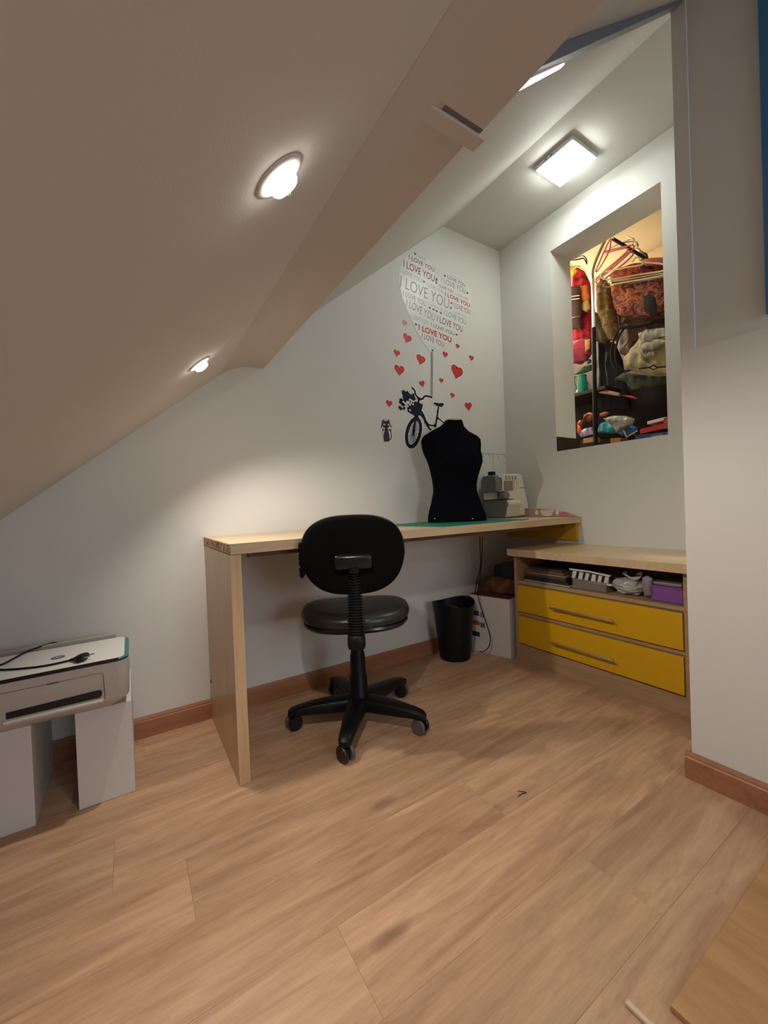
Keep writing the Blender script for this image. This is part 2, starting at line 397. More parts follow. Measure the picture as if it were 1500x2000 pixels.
# ---------------------------------------------------------------- desk
DD, DH, ST, PT = .507, .75, .034, .034
t = thing('desk', 'long pale ash desk along the white wall with one side panel', 'desk', (0, -.25, 0))
bm = NB(); box(bm, .0025, XR-.001, -DD, -.001, DH-ST, DH); obj('desktop', bm, ASH, t, bev=.0012)
bm = NB(); box(bm, 0, PT, -DD, -.0155, 0.0, DH-ST-.001); obj('side_panel', bm, ASHV, t, bev=.0012)
bm = NB(); box(bm, -.0005, .0025, -DD+.001, -.002, DH-ST+.006, DH-.002); tag(obj('edge_band', bm, WORN, t), 'chipped brown veneer edge', None)
bm = NB(); box(bm, .076, XR-.03, -.425, -.405, DH-ST-.022, DH-ST-.0005); obj('brace', bm, WALNUT, t)
bm = NB(); box(bm, XR-.020, XR-.002, -.488, -.003, .617, DH-ST-.001); tag(obj('end_bracket', bm, YELL, t), 'yellow bracket board', None)
p = at(410, 1326, 0, 0); bm = NB(); lathe(bm, [(.008, 0), (.008, .0015), (.004, .002)], n=16, M=Matrix.Translation((0, -.03, p.z)) @ Matrix.Rotation(-PI/2, 4, 'Y')); obj('screw_cap', bm, BLKPL, t)

# ---------------------------------------------------------------- cabinet
CXF, CY0, CY1, CH = 1.473, -.354, -1.262, .597
t = thing('drawer_cabinet', 'low ash cabinet with two yellow drawers and an open shelf', 'cabinet', (1.65, -.8, 0))
bm = NB(); box(bm, 1.431, XR-.001, CY1-.006, -.345, CH-.036, CH); obj('countertop', bm, ASH, t, bev=.0012)
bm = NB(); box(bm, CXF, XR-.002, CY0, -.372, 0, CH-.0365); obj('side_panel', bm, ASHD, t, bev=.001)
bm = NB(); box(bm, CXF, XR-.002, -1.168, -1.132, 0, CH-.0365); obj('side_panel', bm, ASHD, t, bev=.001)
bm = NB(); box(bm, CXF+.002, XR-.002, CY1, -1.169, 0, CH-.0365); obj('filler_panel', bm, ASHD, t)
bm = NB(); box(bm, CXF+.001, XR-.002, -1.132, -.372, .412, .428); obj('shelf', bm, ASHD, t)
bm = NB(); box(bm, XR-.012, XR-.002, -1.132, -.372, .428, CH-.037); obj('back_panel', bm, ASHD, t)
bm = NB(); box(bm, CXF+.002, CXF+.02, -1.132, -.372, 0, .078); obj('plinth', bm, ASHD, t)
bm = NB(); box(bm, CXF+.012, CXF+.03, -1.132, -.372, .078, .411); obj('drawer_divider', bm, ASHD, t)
for z0, z1, zh in ((.265, .404, .326), (.096, .240, .157)):
    bm = NB(); box(bm, CXF-.004, CXF+.012, -1.129, -.376, z0, z1); dr = obj('drawer', bm, YELL, t, bev=.001)
    bm = NB(); tube(bm, [(CXF-.030, -.585, zh), (CXF-.030, -.883, zh)], .005, 12)
    for yy in (-.60, -.868): tube(bm, [(CXF-.030, yy, zh), (CXF-.003, yy, zh)], .0035, 8)
    obj('handle', bm, STEEL, dr, True)
for z in (.252, .080):
    bm = NB(); box(bm, CXF+.004, CXF+.012, -1.131, -.374, z-.006, z+.007); obj('rail', bm, ASHD, t)

# ---------------------------------------------------------------- typist chair
cx, cy = .489, -.390
eb = Vector((-.47, -.883, 0)).normalized(); es = Vector((-eb.y, eb.x, 0))     # back direction, sideways
cc = Vector((cx, cy, 0))
t = thing('typist_chair', 'black swivel typist chair with ribbed back post at the desk', 'chair', (cx, cy, 0))
bm = NB()
lathe(bm, [(.030, .052), (.040, .062), (.041, .105), (.036, .112), (.0345, .180), (.031, .186), (.0295, .262), (.024, .285), (.012, .287)], (cx, cy, 0), 28)
obj('column_cover', bm, BLKPL, t, True)
bm = NB(); lathe(bm, [(.012, .28), (.012, .375)], (cx, cy, 0), 20); obj('gas_column', bm, CHROME, t, True)
bm = NB(); lathe(bm, [(.001, .050), (.052, .052), (.060, .070), (.052, .098), (.036, .104)], (cx, cy, 0), 30); obj('hub', bm, BLKPL, t, True)
for k in range(5):
    a = math.radians(14.5+72*k); d = Vector((math.cos(a), math.sin(a), 0)); s = Vector((-d.y, d.x, 0))
    rings = []
    for r, w_, zt, zb in ((.030, .040, .106, .048), (.10, .036, .104, .050), (.18, .030, .097, .053), (.235, .026, .089, .055), (.264, .023, .082, .053), (.277, .015, .074, .056)):
        h = (zt-zb)/2; zc = (zt+zb)/2; ring = []
        for q in range(14):
            an = 2*PI*q/14; ca, sa = math.cos(an), math.sin(an)
            ring.append(cc+d*r+s*(w_*math.copysign(abs(ca)**.6, ca))+Vector((0, 0, zc+h*math.copysign(abs(sa)**.6, sa))))
        rings.append(ring)
    bm = NB(); loft(bm, rings); obj('base_arm', bm, BLKPL, t, True)
    # twin-wheel caster
    ca_ = math.radians((35, -60, 100, 10, 200)[k]); wd = Vector((math.cos(ca_), math.sin(ca_), 0))
    pc = cc+d*.256+Vector((0, 0, .0285))
    def wheel(off, wth, rad):
        X = Matrix.Translation(pc+wd*off) @ wd.to_track_quat('Z', 'Y').to_matrix().to_4x4()
        b = NB(); lathe(b, [(rad*.35, -wth/2), (rad*.92, -wth/2), (rad, -wth*.3), (rad, wth*.3), (rad*.92, wth/2), (rad*.35, wth/2)], n=26, M=X); return b
    c_ = obj('caster', wheel(0, .014, .019), BLKPL, t, True)
    for off in (-.0145, .0145):
        obj('wheel', wheel(off, .014, .028), BLKSH if off < 0 else GREYRB, c_, True)
    bm = NB(); tube(bm, [pc+Vector((0, 0, .012)), pc+Vector((0, 0, .038))], .008, 12); obj('stem', bm, BLKPL, c_, True)
def superring(c, a, b, n, ex, u, v):
    out = []
    for i in range(n):
        th = 2*PI*i/n; ct, st = math.cos(th), math.sin(th)
        out.append(c+u*(a*math.copysign(abs(ct)**(2/ex), ct))+v*(b*math.copysign(abs(st)**(2/ex), st)))
    return out
# seat: lower shell and padded cushion
sc_ = cc-eb*.015
bm = NB(); Z = Vector((0, 0, 1))
loft(bm, [superring(sc_+Z*z, a, b, 56, 2.6, es, eb) for z, a, b in ((.388, .10, .10), (.390, .165, .155), (.398, .197, .187), (.408, .205, .195), (.416, .203, .193))])
obj('seat_shell', bm, BLKSH, t, True)
bm = NB()
def seatring(z, a, b, dip):
    r = superring(sc_+Z*z, a, b, 56, 2.5, es, eb)
    return [p+Z*(-.010*max(0, -(p-sc_).dot(eb)/.2)**2+dip*((p-sc_).dot(es)/.2)**2) for p in r]
loft(bm, [seatring(z, a, b, .006) for z, a, b in ((.412, .198, .190), (.422, .210, .200), (.438, .213, .203), (.452, .207, .197), (.460, .190, .180), (.463, .15, .14), (.462, .08, .07), (.4615, .01, .01))])
obj('seat', bm, LEATHR, t, True, angle=70)
bm = NB(); Rm = Matrix((es, eb, Z)).transposed().to_4x4()
box(bm, -.075, .075, -.09, .09, .372, .390, .004, M=Matrix.Translation(cc) @ Rm)
box(bm, -.024, .024, .06, .225, .376, .386, .002, M=Matrix.Translation(cc) @ Rm); obj('seat_plate', bm, BLKPL, t)
# back post with ribbed bellows
pb = cc+eb*.240; pt_ = cc+eb*.262
prof = []
z = .425; k = 0
def post(z): return pb+(pt_-pb)*((z-.42)/.26)
rings = []; n_r = 26
for i in range(n_r):
    z0 = .414+i*(.658-.414)/n_r; rr = .0285-.005*(i/n_r)
    for dz, r in ((0, rr-.007), (.0025, rr), (.0055, rr), (.0080, rr-.007)):
        c = post(z0+dz)+Z*(z0+dz); rings.append([c+(es*math.cos(q)+eb*math.sin(q)*.8)*r for q in [2*PI*j/20 for j in range(20)]])
bm = NB(); loft(bm, rings); obj('bellows', bm, BLKSH, t)
bm = NB(); loft(bm, [superring(pb-eb*.002+Z*z, a, b, 24, 3, es, eb) for z, a, b in ((.370, .018, .018), (.374, .028, .027), (.384, .031, .030), (.410, .030, .029), (.418, .026, .024))]); obj('post_elbow', bm, BLKPL, t, True)
# backrest
bc = cc+eb*.258+Z*.690
Ub = (Z+eb*.10).normalized(); Wb = es
Nb = eb-Ub*eb.dot(Ub); Nb.normalize()
def backring(off, sc, n=64):
    out = []
    for i in range(n):
        th = 2*PI*i/n; ct, st = math.cos(th), math.sin(th)
        x = .174*sc*math.copysign(abs(ct)**.72, ct); y = .134*sc*math.copysign(abs(st)**.76, st)
        if y < 0: x *= 1+.10*y/.134
        bow = -.010*(x/.176)**2
        out.append(bc+Wb*x+Ub*y+Nb*(off+bow))
    return out
bm = NB(); loft(bm, [backring(o_, s_) for o_, s_ in ((-.012, .99), (-.002, 1.0), (.004, 1.0), (.008, .985))]); obj('backrest_rim', bm, BLKSH, t, True)
bm = NB(); loft(bm, [backring(o_, s_) for o_, s_ in ((.007, .98), (.013, .965), (.016, .90), (.018, .6), (.019, .2), (.019, .02))]); obj('backrest', bm, BLKFAB, t, True, angle=80)
bm = NB(); loft(bm, [backring(o_, s_) for o_, s_ in ((-.010, .985), (-.015, .995), (-.024, .97), (-.030, .88), (-.032, .6), (-.033, .1))]); obj('back_cushion', bm, LEATHR, t, True, angle=80)
bm = NB(); Rm2 = Matrix((Wb, Nb, Ub)).transposed().to_4x4()
box(bm, -.062, .062, .012, .046, -.040, .008, .010, 3, M=Matrix.Translation(bc+Wb*.0) @ Rm2); obj('back_bracket', bm, BLKSH, t, True)
bm = NB(); tube(bm, [bc-Ub*.05+Nb*.034, bc-Ub*.034+Nb*.034], .020, 20); obj('bracket_collar', bm, BLKPL, t, True)
bm = NB()
tube(bm, [bc-Wb*(.171+.002*math.sin(i*2.1))+Ub*(-.072+i*.0075)-Nb*.006 for i in range(17)], [.003]+[.0085+.003*math.sin(i*1.9)*math.cos(i*.8) for i in range(15)]+[.003], 8)
o = obj('torn_edge', bm, BLKFAB, t); o['kind'] = 'stuff'

# ---------------------------------------------------------------- things on the desk
A_ = Vector((.860, -.502, DH)); e1 = Vector((math.cos(math.radians(5)), math.sin(math.radians(5)), 0)); e2 = Vector((-e1.y, e1.x, 0))
bm = NB(); prism(bm, [A_+Z*.0005, A_+e1*.63+Z*.0005, A_+e1*.63+e2*.42+Z*.0005, A_+e2*.42+Z*.0005], (0, 0, .0025))
tag(obj('cutting_mat', bm, MATG), 'thin green cutting mat lying on the desk under the dress form', 'mat')

# dress form: outline read off the photo, lofted as a body
mc = Vector((1.215, -.205, 0)); lat = Vector((.87, -.49, 0)).normalized(); dep = Vector((lat.y, -lat.x, 0))*-1   # dep points to the room's back
dep = Vector((.49, .87, 0)).normalized()
prof = [(812, 881, 914), (818, 877, 916), (825, 868, 918), (830, 857, 922), (836, 847, 928), (841, 839, 937), (846, 835, 945.5), (852, 833, 950.5), (862, 834, 951.5), (876, 837.5, 950.5), (888, 843, 953), (898, 847, 953.5), (906, 849, 951), (917, 851.5, 947.5), (930, 854, 944), (945, 856, 941.5), (957, 856, 942.5), (968, 853.5, 946), (979, 851.5, 950), (990, 848.5, 953.8), (1003, 845.6, 958), (1012, 845, 960.3), (1016.5, 845.5, 960.5)]
t = thing('dress_form', 'black headless dress form torso standing on the green mat', 'mannequin', (mc.x, mc.y, DH+.003))
rings = []; NR = 48
dl = [(0, .040), (.06, .045), (.10, .052), (.2, .066), (.3, .082), (.38, .098), (.46, .092), (.6, .072), (.7, .066), (.8, .074), (.92, .088), (1, .092)]
def lerp(tab, x):
    for (a, b), (c, d) in zip(tab, tab[1:]):
        if x <= c: return b+(d-b)*(x-a)/(c-a)
    return tab[-1][1]
zt, zb = 1.288, DH+.0035
fwc = (mc-C0).dot(FW); k_ = fwc/F
for v_, ul, ur in prof:
    f = (v_-812)/(1016.5-812); z = zt+(zb-zt)*f
    um = (ul+ur)/2; hw = (ur-ul)/2*k_*.985
    # centre on the vertical axis line, lateral shift from the photo outline
    ax = 897.5+5.3*f; sh = (um-ax)*k_
    c = Vector((mc.x, mc.y, z))+lat*sh; dp = lerp(dl, f)
    ring = []
    for i in range(NR):
        th = 2*PI*i/NR; ct, st = math.cos(th), math.sin(th)
        ex = .86
        x = hw*math.copysign(abs(ct)**ex, ct); y = dp*math.copysign(abs(st)**ex, st)
        if y < 0 and .30 < f < .52:      # bust
            bu = math.sin((f-.30)/.22*PI)
            y *= 1+.22*bu*math.exp(-((abs(x)-.075)/.045)**2)
        ring.append(c+lat*x+dep*y)
    rings.append(ring)
bm = NB(); loft(bm, rings); o = obj('torso', bm, VELVET, t, True, angle=80)
bm = NB(); loft(bm, [[Vector((mc.x, mc.y, z))+lat*(x_*math.cos(q)+(.0))+dep*(.041*s_*math.sin(q)) for q in [2*PI*j/32 for j in range(32)]] for z, x_, s_ in ((1.283, .048, 1.02), (1.289, .048, 1.02), (1.293, .042, .9), (1.295, .02, .4))])
tag(obj('neck_cap', bm, mat('beige_cap', (.55, .47, .25), .5), t, True), 'beige neck cap', None)
for (u, v) in ((882.5, 816), (904, 814), (849, 1013), (923, 1013)):
    p = at(u, v, 1, -.30); dirn = (p-C0).normalized()
    # walk along the ray to the torso surface
    q = mc-C0; tt = (q.dot(Vector((FW.x, FW.y, 0)))-(.068 if v < 900 else .085))/dirn.dot(Vector((FW.x, FW.y, 0)))
    c = C0+dirn*tt
    bm = NB(); bmesh.ops.create_uvsphere(bm, u_segments=10, v_segments=8, radius=.003); bmesh.ops.translate(bm, verts=bm.verts, vec=c)
    obj('pin', bm, CARDW, t, True)

# overlock sewing machine (front face towards -y)
def sx(u): return 1.61+(u-985)*.0043
def sz(v): return .7535+(1009-v)*.00306
yF = -.19
t = thing('overlock_machine', 'cream overlock sewing machine beside the dress form on the desk', 'sewing machine', (1.70, -.1, DH))
bm = NB(); prism(bm, [(sx(1004), yF, sz(1008)), (sx(1035), yF, sz(1006.5)), (sx(1034), yF, sz(985)), (sx(1027.5), yF, sz(953)), (sx(1022), yF, sz(926)), (sx(1016), yF, sz(924)), (sx(981), yF, sz(925)), (sx(981), yF, sz(958)), (sx(990), yF, sz(959)), (sx(993), yF, sz(973)), (sx(1004), yF, sz(974))], (0, .16, 0))
obj('body', bm, CREAMP, t, bev=.006)
bm = NB(); pts = [(yF+.004, sz(958)), (yF-.002, sz(945)), (yF+.004, sz(930)), (yF+.014, sz(926.5)), (yF+.10, sz(926.5)), (yF+.118, sz(935)), (yF+.12, sz(950)), (yF+.105, sz(960))]
prism(bm, [(1.537, a, b) for a, b in pts], (.060, 0, 0)); obj('head_cover', bm, GREYP, t, bev=.006)
bm = NB(); prism(bm, [(sx(976.5), a, b) for a, b in pts], (.03, 0, 0)); obj('head', bm, CREAMP, t, bev=.004)
# lower bed with rounded front
bp = [(yF, sz(1008)), (yF-.012, sz(1000)), (yF-.014, sz(990)), (yF-.026, sz(984)), (yF-.026, sz(979)), (yF-.012, sz(975.5)), (yF+.02, sz(974.5)), (yF+.15, sz(974.5)), (yF+.15, sz(1008))]
bm = NB(); prism(bm, [(1.598, a, b) for a, b in bp], (.012, 0, 0)); obj('bed_end', bm, GREYP, t, bev=.003)
bm = NB(); prism(bm, [(1.610, a, b) for a, b in bp], (.115, 0, 0)); obj('bed', bm, CREAMP, t, True, bev=.004)
bm = NB(); box(bm, 1.60, 1.84, yF+.004, -.03, DH+.0005, DH+.006, .002); obj('foot_plate', bm, GREYP, t)
bm = NB(); box(bm, 1.57, 1.62, yF+.06, -.06, sz(973), sz(958), .003); obj('rear_column', bm, CREAMP, t)
pc = Vector((sx(984.5), yF-.004, sz(966)))
bm = NB(); lathe(bm, [(.010, -.02), (.020, -.016), (.021, .012), (.013, .016), (.004, .017)], n=18, sx=1.3, M=Matrix.Translation(pc) @ Matrix.Rotation(PI/2, 4, 'X')); obj('presser_unit', bm, GREYP, t, True)
bm = NB(); box(bm, sx(984), sx(1002), yF-.003, yF+.004, sz(957), sz(938), .002); tag(obj('looper_window', bm, mat('tan_window', (.25, .21, .17), .2), t), 'brownish see-through window', None)
for i, u in enumerate((990, 996.5, 1003, 1009)):
    bm = NB(); box(bm, sx(u)-.008, sx(u)+.008, yF-.007, yF+.002, sz(935), sz(928.5), .002); obj('tension_dial', bm, CARDW, t)
    bm = NB(); box(bm, sx(u)-.010, sx(u)-.0085, yF-.003, yF+.002, sz(936), sz(928), 0); obj('dial_slot', bm, GREYP, t)
for u in (1005, 1011):
    bm = NB(); box(bm, sx(u)-.0015, sx(u)+.0015, yF-.0015, yF+.002, sz(955), sz(939)); obj('thread_groove', bm, GREIGE, t)
bm = NB(); box(bm, sx(1017), sx(1026), yF-.001, yF+.002, sz(952.5), sz(951)); obj('badge', bm, GREYP, t)
bm = NB(); box(bm, sx(1028), sx(1034), yF-.001, yF+.002, sz(996), sz(994.8)); obj('badge', bm, GREYP, t)
bm = NB(); box(bm, 1.55, 1.585, -.15, -.12, sz(926), sz(919), .003); obj('carry_handle', bm, BLKPL, t)
bm = NB()
for x_ in (1.66, 1.72): lathe(bm, [(.022, 0), (.022, .004), (.018, .006)], (x_, -.09, sz(925)), 20)
obj('spool_disc', bm, GREYP, t, True)
zt_ = 1.138
bm = NB(); tube(bm, [(1.612, -.11, sz(926)), (1.612, -.11, zt_)], .0022, 8); obj('antenna_rod', bm, STEEL, t)
bm = NB(); tube(bm, [(1.49, -.11, zt_), (1.725, -.11, zt_)], .0016, 6)
for x_ in (1.52, 1.575, 1.65, 1.71): tube(bm, [(x_, -.11, zt_), (x_, -.114, zt_-.012), (x_+.003, -.118, zt_-.024)], .0012, 6)
obj('thread_guide', bm, GREYP, t)
bm = NB()
for x_ in (1.52, 1.575, 1.65, 1.71): tube(bm, [(x_+.003, -.118, zt_-.024), (x_*.7+1.70*.3, -.12, sz(927))], .0006, 4)
obj('thread', bm, WHITEP, t)

# pink arched case against the right wall
t = thing('craft_case', 'low arched translucent pink case beside the sewing machine', 'case', (1.80, -.36, DH))
def arch(y0, y1, h, n=22, z0=DH+.0015):
    pts = [(y0, z0)]
    for i in range(n+1):
        f = i/n; pts.append((y0+(y1-y0)*f, z0+h*(math.sin(PI*(f*.5+.5))**.62 if f < .999 else .03)))
    pts.append((y1, z0)); return pts
bm = NB(); prism(bm, [(1.785, a, b) for a, b in arch(-.16, -.515, .052)], (.03, 0, 0)); obj('shell', bm, mat('pale_pink_plastic', (.50, .30, .28), .3, trans=.25), t, True, bev=.002)
bm = NB(); prism(bm, [(1.7835, -.345+.045*math.cos(q), DH+.040-.036*math.sin(q)) for q in [PI*i/14 for i in range(15)]], (.002, 0, 0)); obj('handle', bm, mat('cream_case_handle', (.62, .55, .42), .4), t)
bm = NB(); prism(bm, [(1.7835, -.45+.03*math.cos(q), DH+.017+.013*math.sin(q)) for q in [2*PI*i/14 for i in range(14)]], (.002, 0, 0)); obj('pink_patch', bm, mat('hot_pink_plastic', (.55, .14, .2), .4), t)
for y_ in (-.275, -.41):
    bm = NB(); prism(bm, [(1.783, y_+.011*math.cos(q), DH+.026+.012*math.sin(q)) for q in [2*PI*i/10 for i in range(10)]], (.002, 0, 0))
    obj('latch', bm, WHITEP, t)

# black cables hanging from the back of the desk
def cable(pts, r, label):
    bm = NB(); tube(bm, smoothpath(pts, 8), r, 7); tag(obj('power_cable', bm, BLKPL, smooth=True), label, 'cable')
cable([at(937, 1048, 1, -.10), at(938, 1078, 1, -.10), at(939, 1100, 1, -.10), at(933, 1130, 1, -.08), at(925, 1168, 1, -.04), at(921, 1182, 1, -.03)], .0024, 'straight black cable dropping behind the waste bin from under the desk')
g = lambda u, v: at(u, v, 0, 1.375)
cable([at(942, 1048, 1, -.11), at(941, 1090, 1, -.11), at(937, 1130, 1, -.09), at(933, 1160, 0, 1.33), at(940, 1188, 0, 1.35), at(949, 1215, 0, 1.36), at(957, 1243, 0, 1.37), at(955, 1262, 0, 1.36), at(945, 1272, 0, 1.345), at(936, 1273, 0, 1.32)], .0024, 'black cable looping down in front of the white carton')

# ---------------------------------------------------------------- waste bin, carton and what is on it
bx, by = 1.235, -.128
t = thing('waste_bin', 'black tapered waste bin on the floor under the desk', 'bin', (bx, by, 0))
def rim(i, n): return .012*math.cos(2*2*PI*i/n)
prof = [(.082, .002), (.084, .012), (.096, .12), (.108, .24), (.117, .308)]
inner = [(.113, .308), (.104, .235), (.094, .12), (.080, .012)]
rings = []
for r, z in prof+inner: rings.append([Vector((bx+r*math.cos(2*PI*i/36), by+r*math.sin(2*PI*i/36), z+(rim(i, 36)*(z/.308)**4))) for i in range(36)])
bm = NB(); loft(bm, rings); obj('bucket', bm, BLKPL, t, True, angle=60)
def blob(bm, c, r, s=(1, 1, 1), amp=.3, seed=0, sub=3):
    g_ = bmesh.ops.create_icosphere(bm, subdivisions=sub, radius=1)['verts']
    for v in g_:
        d = v.co.normalized(); k = 1+amp*noise.noise(d*2.2+Vector((seed*3.1, seed, 0)))+amp*.4*noise.noise(d*6+Vector((seed, 0, seed)))
        v.co = Vector(c)+Vector((d.x*r*s[0]*k, d.y*r*s[1]*k, d.z*r*s[2]*k))
    return bm
bm = NB(); blob(bm, (bx-.01, by, .235), .075, (1, 1, .55), .4, 3); tag(obj('crumpled_wrapper', bm, patterned('orange_wrapper', [srgb(40, 15, 10), srgb(150, 60, 40), srgb(190, 140, 110)], 18), smooth=True), 'crumpled orange-red wrapper inside the black bin', 'rubbish')
a0 = Vector((1.443, -.338, 0)); d1 = Vector((-.24, .97, 0)).normalized(); d2 = Vector((.97, .24, 0)).normalized()
t = thing('carton', 'tall white printed carton between the bin and the cabinet', 'box', (1.47, -.2, 0))
bm = NB(); prism(bm, [a0, a0+d2*.13, a0+d2*.13+d1*.24, a0+d1*.24], (0, 0, .322)); obj('carton_body', bm, CARDW, t, bev=.002)
bm = NB(); prism(bm, [a0+Z*.3225, a0+d2*.13+Z*.3225, a0+d2*.13+d1*.24+Z*.3225, a0+d1*.24+Z*.3225], (0, 0, .0015)); tag(obj('lid', bm, mat('dark_red_card', (.12, .03, .02), .6), t), 'dark red top', None)
pm = [mat('print_purple', (.10, .05, .12), .5), mat('print_lilac', (.25, .18, .30), .5), patterned('print_orange', [srgb(60, 25, 15), srgb(190, 90, 30), srgb(220, 150, 90)], 60), mat('print_blue', (.12, .14, .25), .5), mat('print_black', (.02, .02, .025), .5)]
for f0, f1, z0, z1, m_ in ((.185, .225, .205, .232, pm[0]), (.155, .178, .200, .228, pm[1]), (.180, .235, .150, .176, pm[2]), (.150, .178, .142, .170, pm[3]), (.185, .232, .085, .112, pm[4])):
    q0 = a0-d2*.0008; bm = NB(); prism(bm, [q0+d1*f0+Z*z0, q0+d1*f1+Z*z0, q0+d1*f1+Z*z1, q0+d1*f0+Z*z1], d2*.0006); obj('printed_picture', bm, m_, t)

# generic soft closed shape from a px outline on a plane x = const (hanging clothes, bags, bundles)
def soft(name, label, cat, pts, xp, thick, m_, amp=.012, fold=22, seed=1, parent=None, group=None, rows=26, cols=20, vert=True):
    P = [at(u, v, 0, xp) for u, v in pts]
    zs = [p.z for p in P]; z0, z1 = min(zs), max(zs); n = len(P)
    def span(z):
        ys = []
        for i in range(n):
            a, b = P[i], P[(i+1) % n]
            if (a.z-z)*(b.z-z) <= 0 and abs(a.z-b.z) > 1e-9: ys.append(a.y+(b.y-a.y)*(z-a.z)/(b.z-a.z))
        return (min(ys), max(ys)) if len(ys) > 1 else None
    front, back = [], []
    for i in range(rows+1):
        z = z0+(z1-z0)*(.004+.992*i/rows); s = span(z)
        if not s: continue
        rf, rb = [], []
        for j in range(cols+1):
            g_ = j/cols; y = s[0]+(s[1]-s[0])*g_
            e = (max(0, math.sin(PI*g_)))**.45*(max(0, math.sin(PI*min(.98, max(.02, i/rows)))))**.35
            q = Vector((y*fold*.35, z*fold*.10 if vert else z*fold*.3, seed))
            d = amp*(noise.noise(q*3)*1.2+.5*noise.noise(q*7))
            d += amp*.6*math.sin(y*fold*6+seed+2*noise.noise(q))*(.5+.5*noise.noise(Vector((z*4, seed, y*3))))
            rf.append(Vector((xp-thick/2*e+d*e, y, z))); rb.append(Vector((xp+thick/2*e+.002, y, z)))
        front.append(rf); back.append(rb)
    bm = NB()
    rings = [f+b[::-1] for f, b in zip(front, back)]
    loft(bm, rings)
    o = obj(name, bm, m_, parent, True, angle=75)
    if not parent: tag(o, label, cat, group)
    return o
DKBR = mat('dark_brown_cloth', (.035, .018, .010), .85, var=.3, scale=20)
BRN = patterned('brown_bundle_cloth', [srgb(35, 18, 10), srgb(80, 45, 25), srgb(120, 72, 40)], 12)
soft('brown_cloth_bundle', 'dark brown folded cloth bundle lying on top of the white carton', 'cloth', [(938, 1160), (936, 1138), (950, 1128), (975, 1126), (1008, 1133), (1010, 1161), (975, 1160)], 1.53, .09, BRN, .008, 10, 4, vert=False)
soft('black_pouch', 'black pouch on top of the brown bundle beside the cabinet', 'bag', [(966, 1128), (967, 1104), (985, 1098), (1008, 1094), (1010, 1132)], 1.56, .08, mat('black_pouch_cloth', (.006, .006, .007), .8), .006, 10, 5, vert=False)

# ---------------------------------------------------------------- things in the open shelf
SZ = .4285
def xbox(bm, u0, u1, x0, x1, z0, z1, bev=.002):
    ya = at(u0, 1150, 0, x0).y; yb = at(u1, 1150, 0, x0).y
    return box(bm, x0, x1, yb, ya, z0, z1, bev)
t = thing('folder_stack', 'stack of brown and black folders at the left end of the open shelf', 'folders', (1.6, -.47, SZ))
zz = SZ
for i, (u0, u1, h, c, dx) in enumerate(((1026, 1112, .004, (.5, .48, .46), 0), (1024, 1110, .012, (.02, .02, .022), .01), (1026, 1106, .010, (.03, .03, .035), .02), (1028, 1104, .012, (.10, .07, .045), .015), (1030, 1106, .009, (.22, .15, .10), .005), (1028, 1102, .010, (.13, .09, .06), .02), (1032, 1098, .008, (.08, .05, .035), .03))):
    bm = NB(); xbox(bm, u0, u1, 1.495+dx, 1.76, zz, zz+h, .001); obj('folder', bm, mat('folder_%d' % i, c, .6, var=.2), t); zz += h+.0003
t = thing('clear_box', 'shallow clear plastic box under the striped cloth in the open shelf', 'box', (1.6, -.72, SZ))
bm = NB(); xbox(bm, 1118, 1184, 1.50, 1.70, SZ+.0005, SZ+.040, .004)
obj('tub', bm, mat('clear_greyish_plastic', (.35, .31, .28), .15, alpha=.55), t)
bm = NB(); xbox(bm, 1117, 1185, 1.498, 1.702, SZ+.0405, SZ+.045, .001); obj('lid', bm, mat('clear_lid_plastic', (.4, .37, .34), .15, alpha=.6), t)
t = thing('striped_cloth', 'folded black and white striped cloth on the clear box', 'cloth', (1.6, -.72, SZ+.05))
soft('cloth', None, None, [(1112, 1124), (1113, 1110), (1150, 1116), (1196, 1124), (1200, 1142), (1160, 1138)], 1.545, .08, mat('black_cloth', (.015, .013, .012), .8), .004, 12, 7, parent=t, vert=False)
for i in range(6):
    u = 1119+i*12.5; v = 1114.5+i*2.4
    P4 = [at(u, v, 0, 1.502), at(u+7, v+1.6, 0, 1.502), at(u+3.5+2*(i % 2), v+15, 0, 1.502), at(u-3, v+13.5, 0, 1.502)]
    bm = NB(); prism(bm, P4, (.008, 0, 0)); obj('white_stripe', bm, CARDW, t, bev=.001)
bm = NB(); prism(bm, [at(1111, 1110, 0, 1.505), at(1150, 1115, 0, 1.505), at(1192, 1124, 0, 1.505), at(1190, 1127, 0, 1.505), at(1150, 1118, 0, 1.505), at(1113, 1113, 0, 1.505)], (.008, 0, 0)); obj('white_stripe', bm, CARDW, t)
bm = NB(); prism(bm, [at(1152, 1135, 0, 1.505), at(1196, 1142, 0, 1.505), at(1194, 1145, 0, 1.505), at(1150, 1138, 0, 1.505)], (.008, 0, 0)); obj('white_stripe', bm, CARDW, t)
BAGP = mat('white_translucent_plastic', (.50, .49, .46), .25, var=.2, scale=18, trans=.15, bump=.5, bscale=60)
t = thing('plastic_bag', 'knotted white plastic bag on the open shelf beside the purple box', 'bag', (1.55, -.9, SZ))
bm = NB(); cb = at(1228, 1150, 0, 1.545); blob(bm, (1.55, cb.y, SZ+.036), .052, (.9, 1.25, .68), .25, 11, 4); o = obj('bag_body', bm, BAGP, t, True)
for v_ in o.data.vertices:
    if v_.co.z < SZ+.0005: v_.co.z = SZ+.0005
kc = at(1236, 1124, 0, 1.53)
bm = NB()
tube(bm, smoothpath([kc+Vector((0, .035, .012)), kc+Vector((0, .028, .0)), kc+Vector((0, .0, -.014)), kc+Vector((0, -.03, -.002)), kc+Vector((0, -.03, .012)), kc+Vector((.005, -.012, .004))], 5), [.006+.003*math.sin(i*.7) for i in range(26)], 8)
obj('bag_knot', bm, BAGP, t, True)
t = thing('purple_box', 'purple plastic box with pale lid at the right of the open shelf', 'box', (1.56, -1.04, SZ))
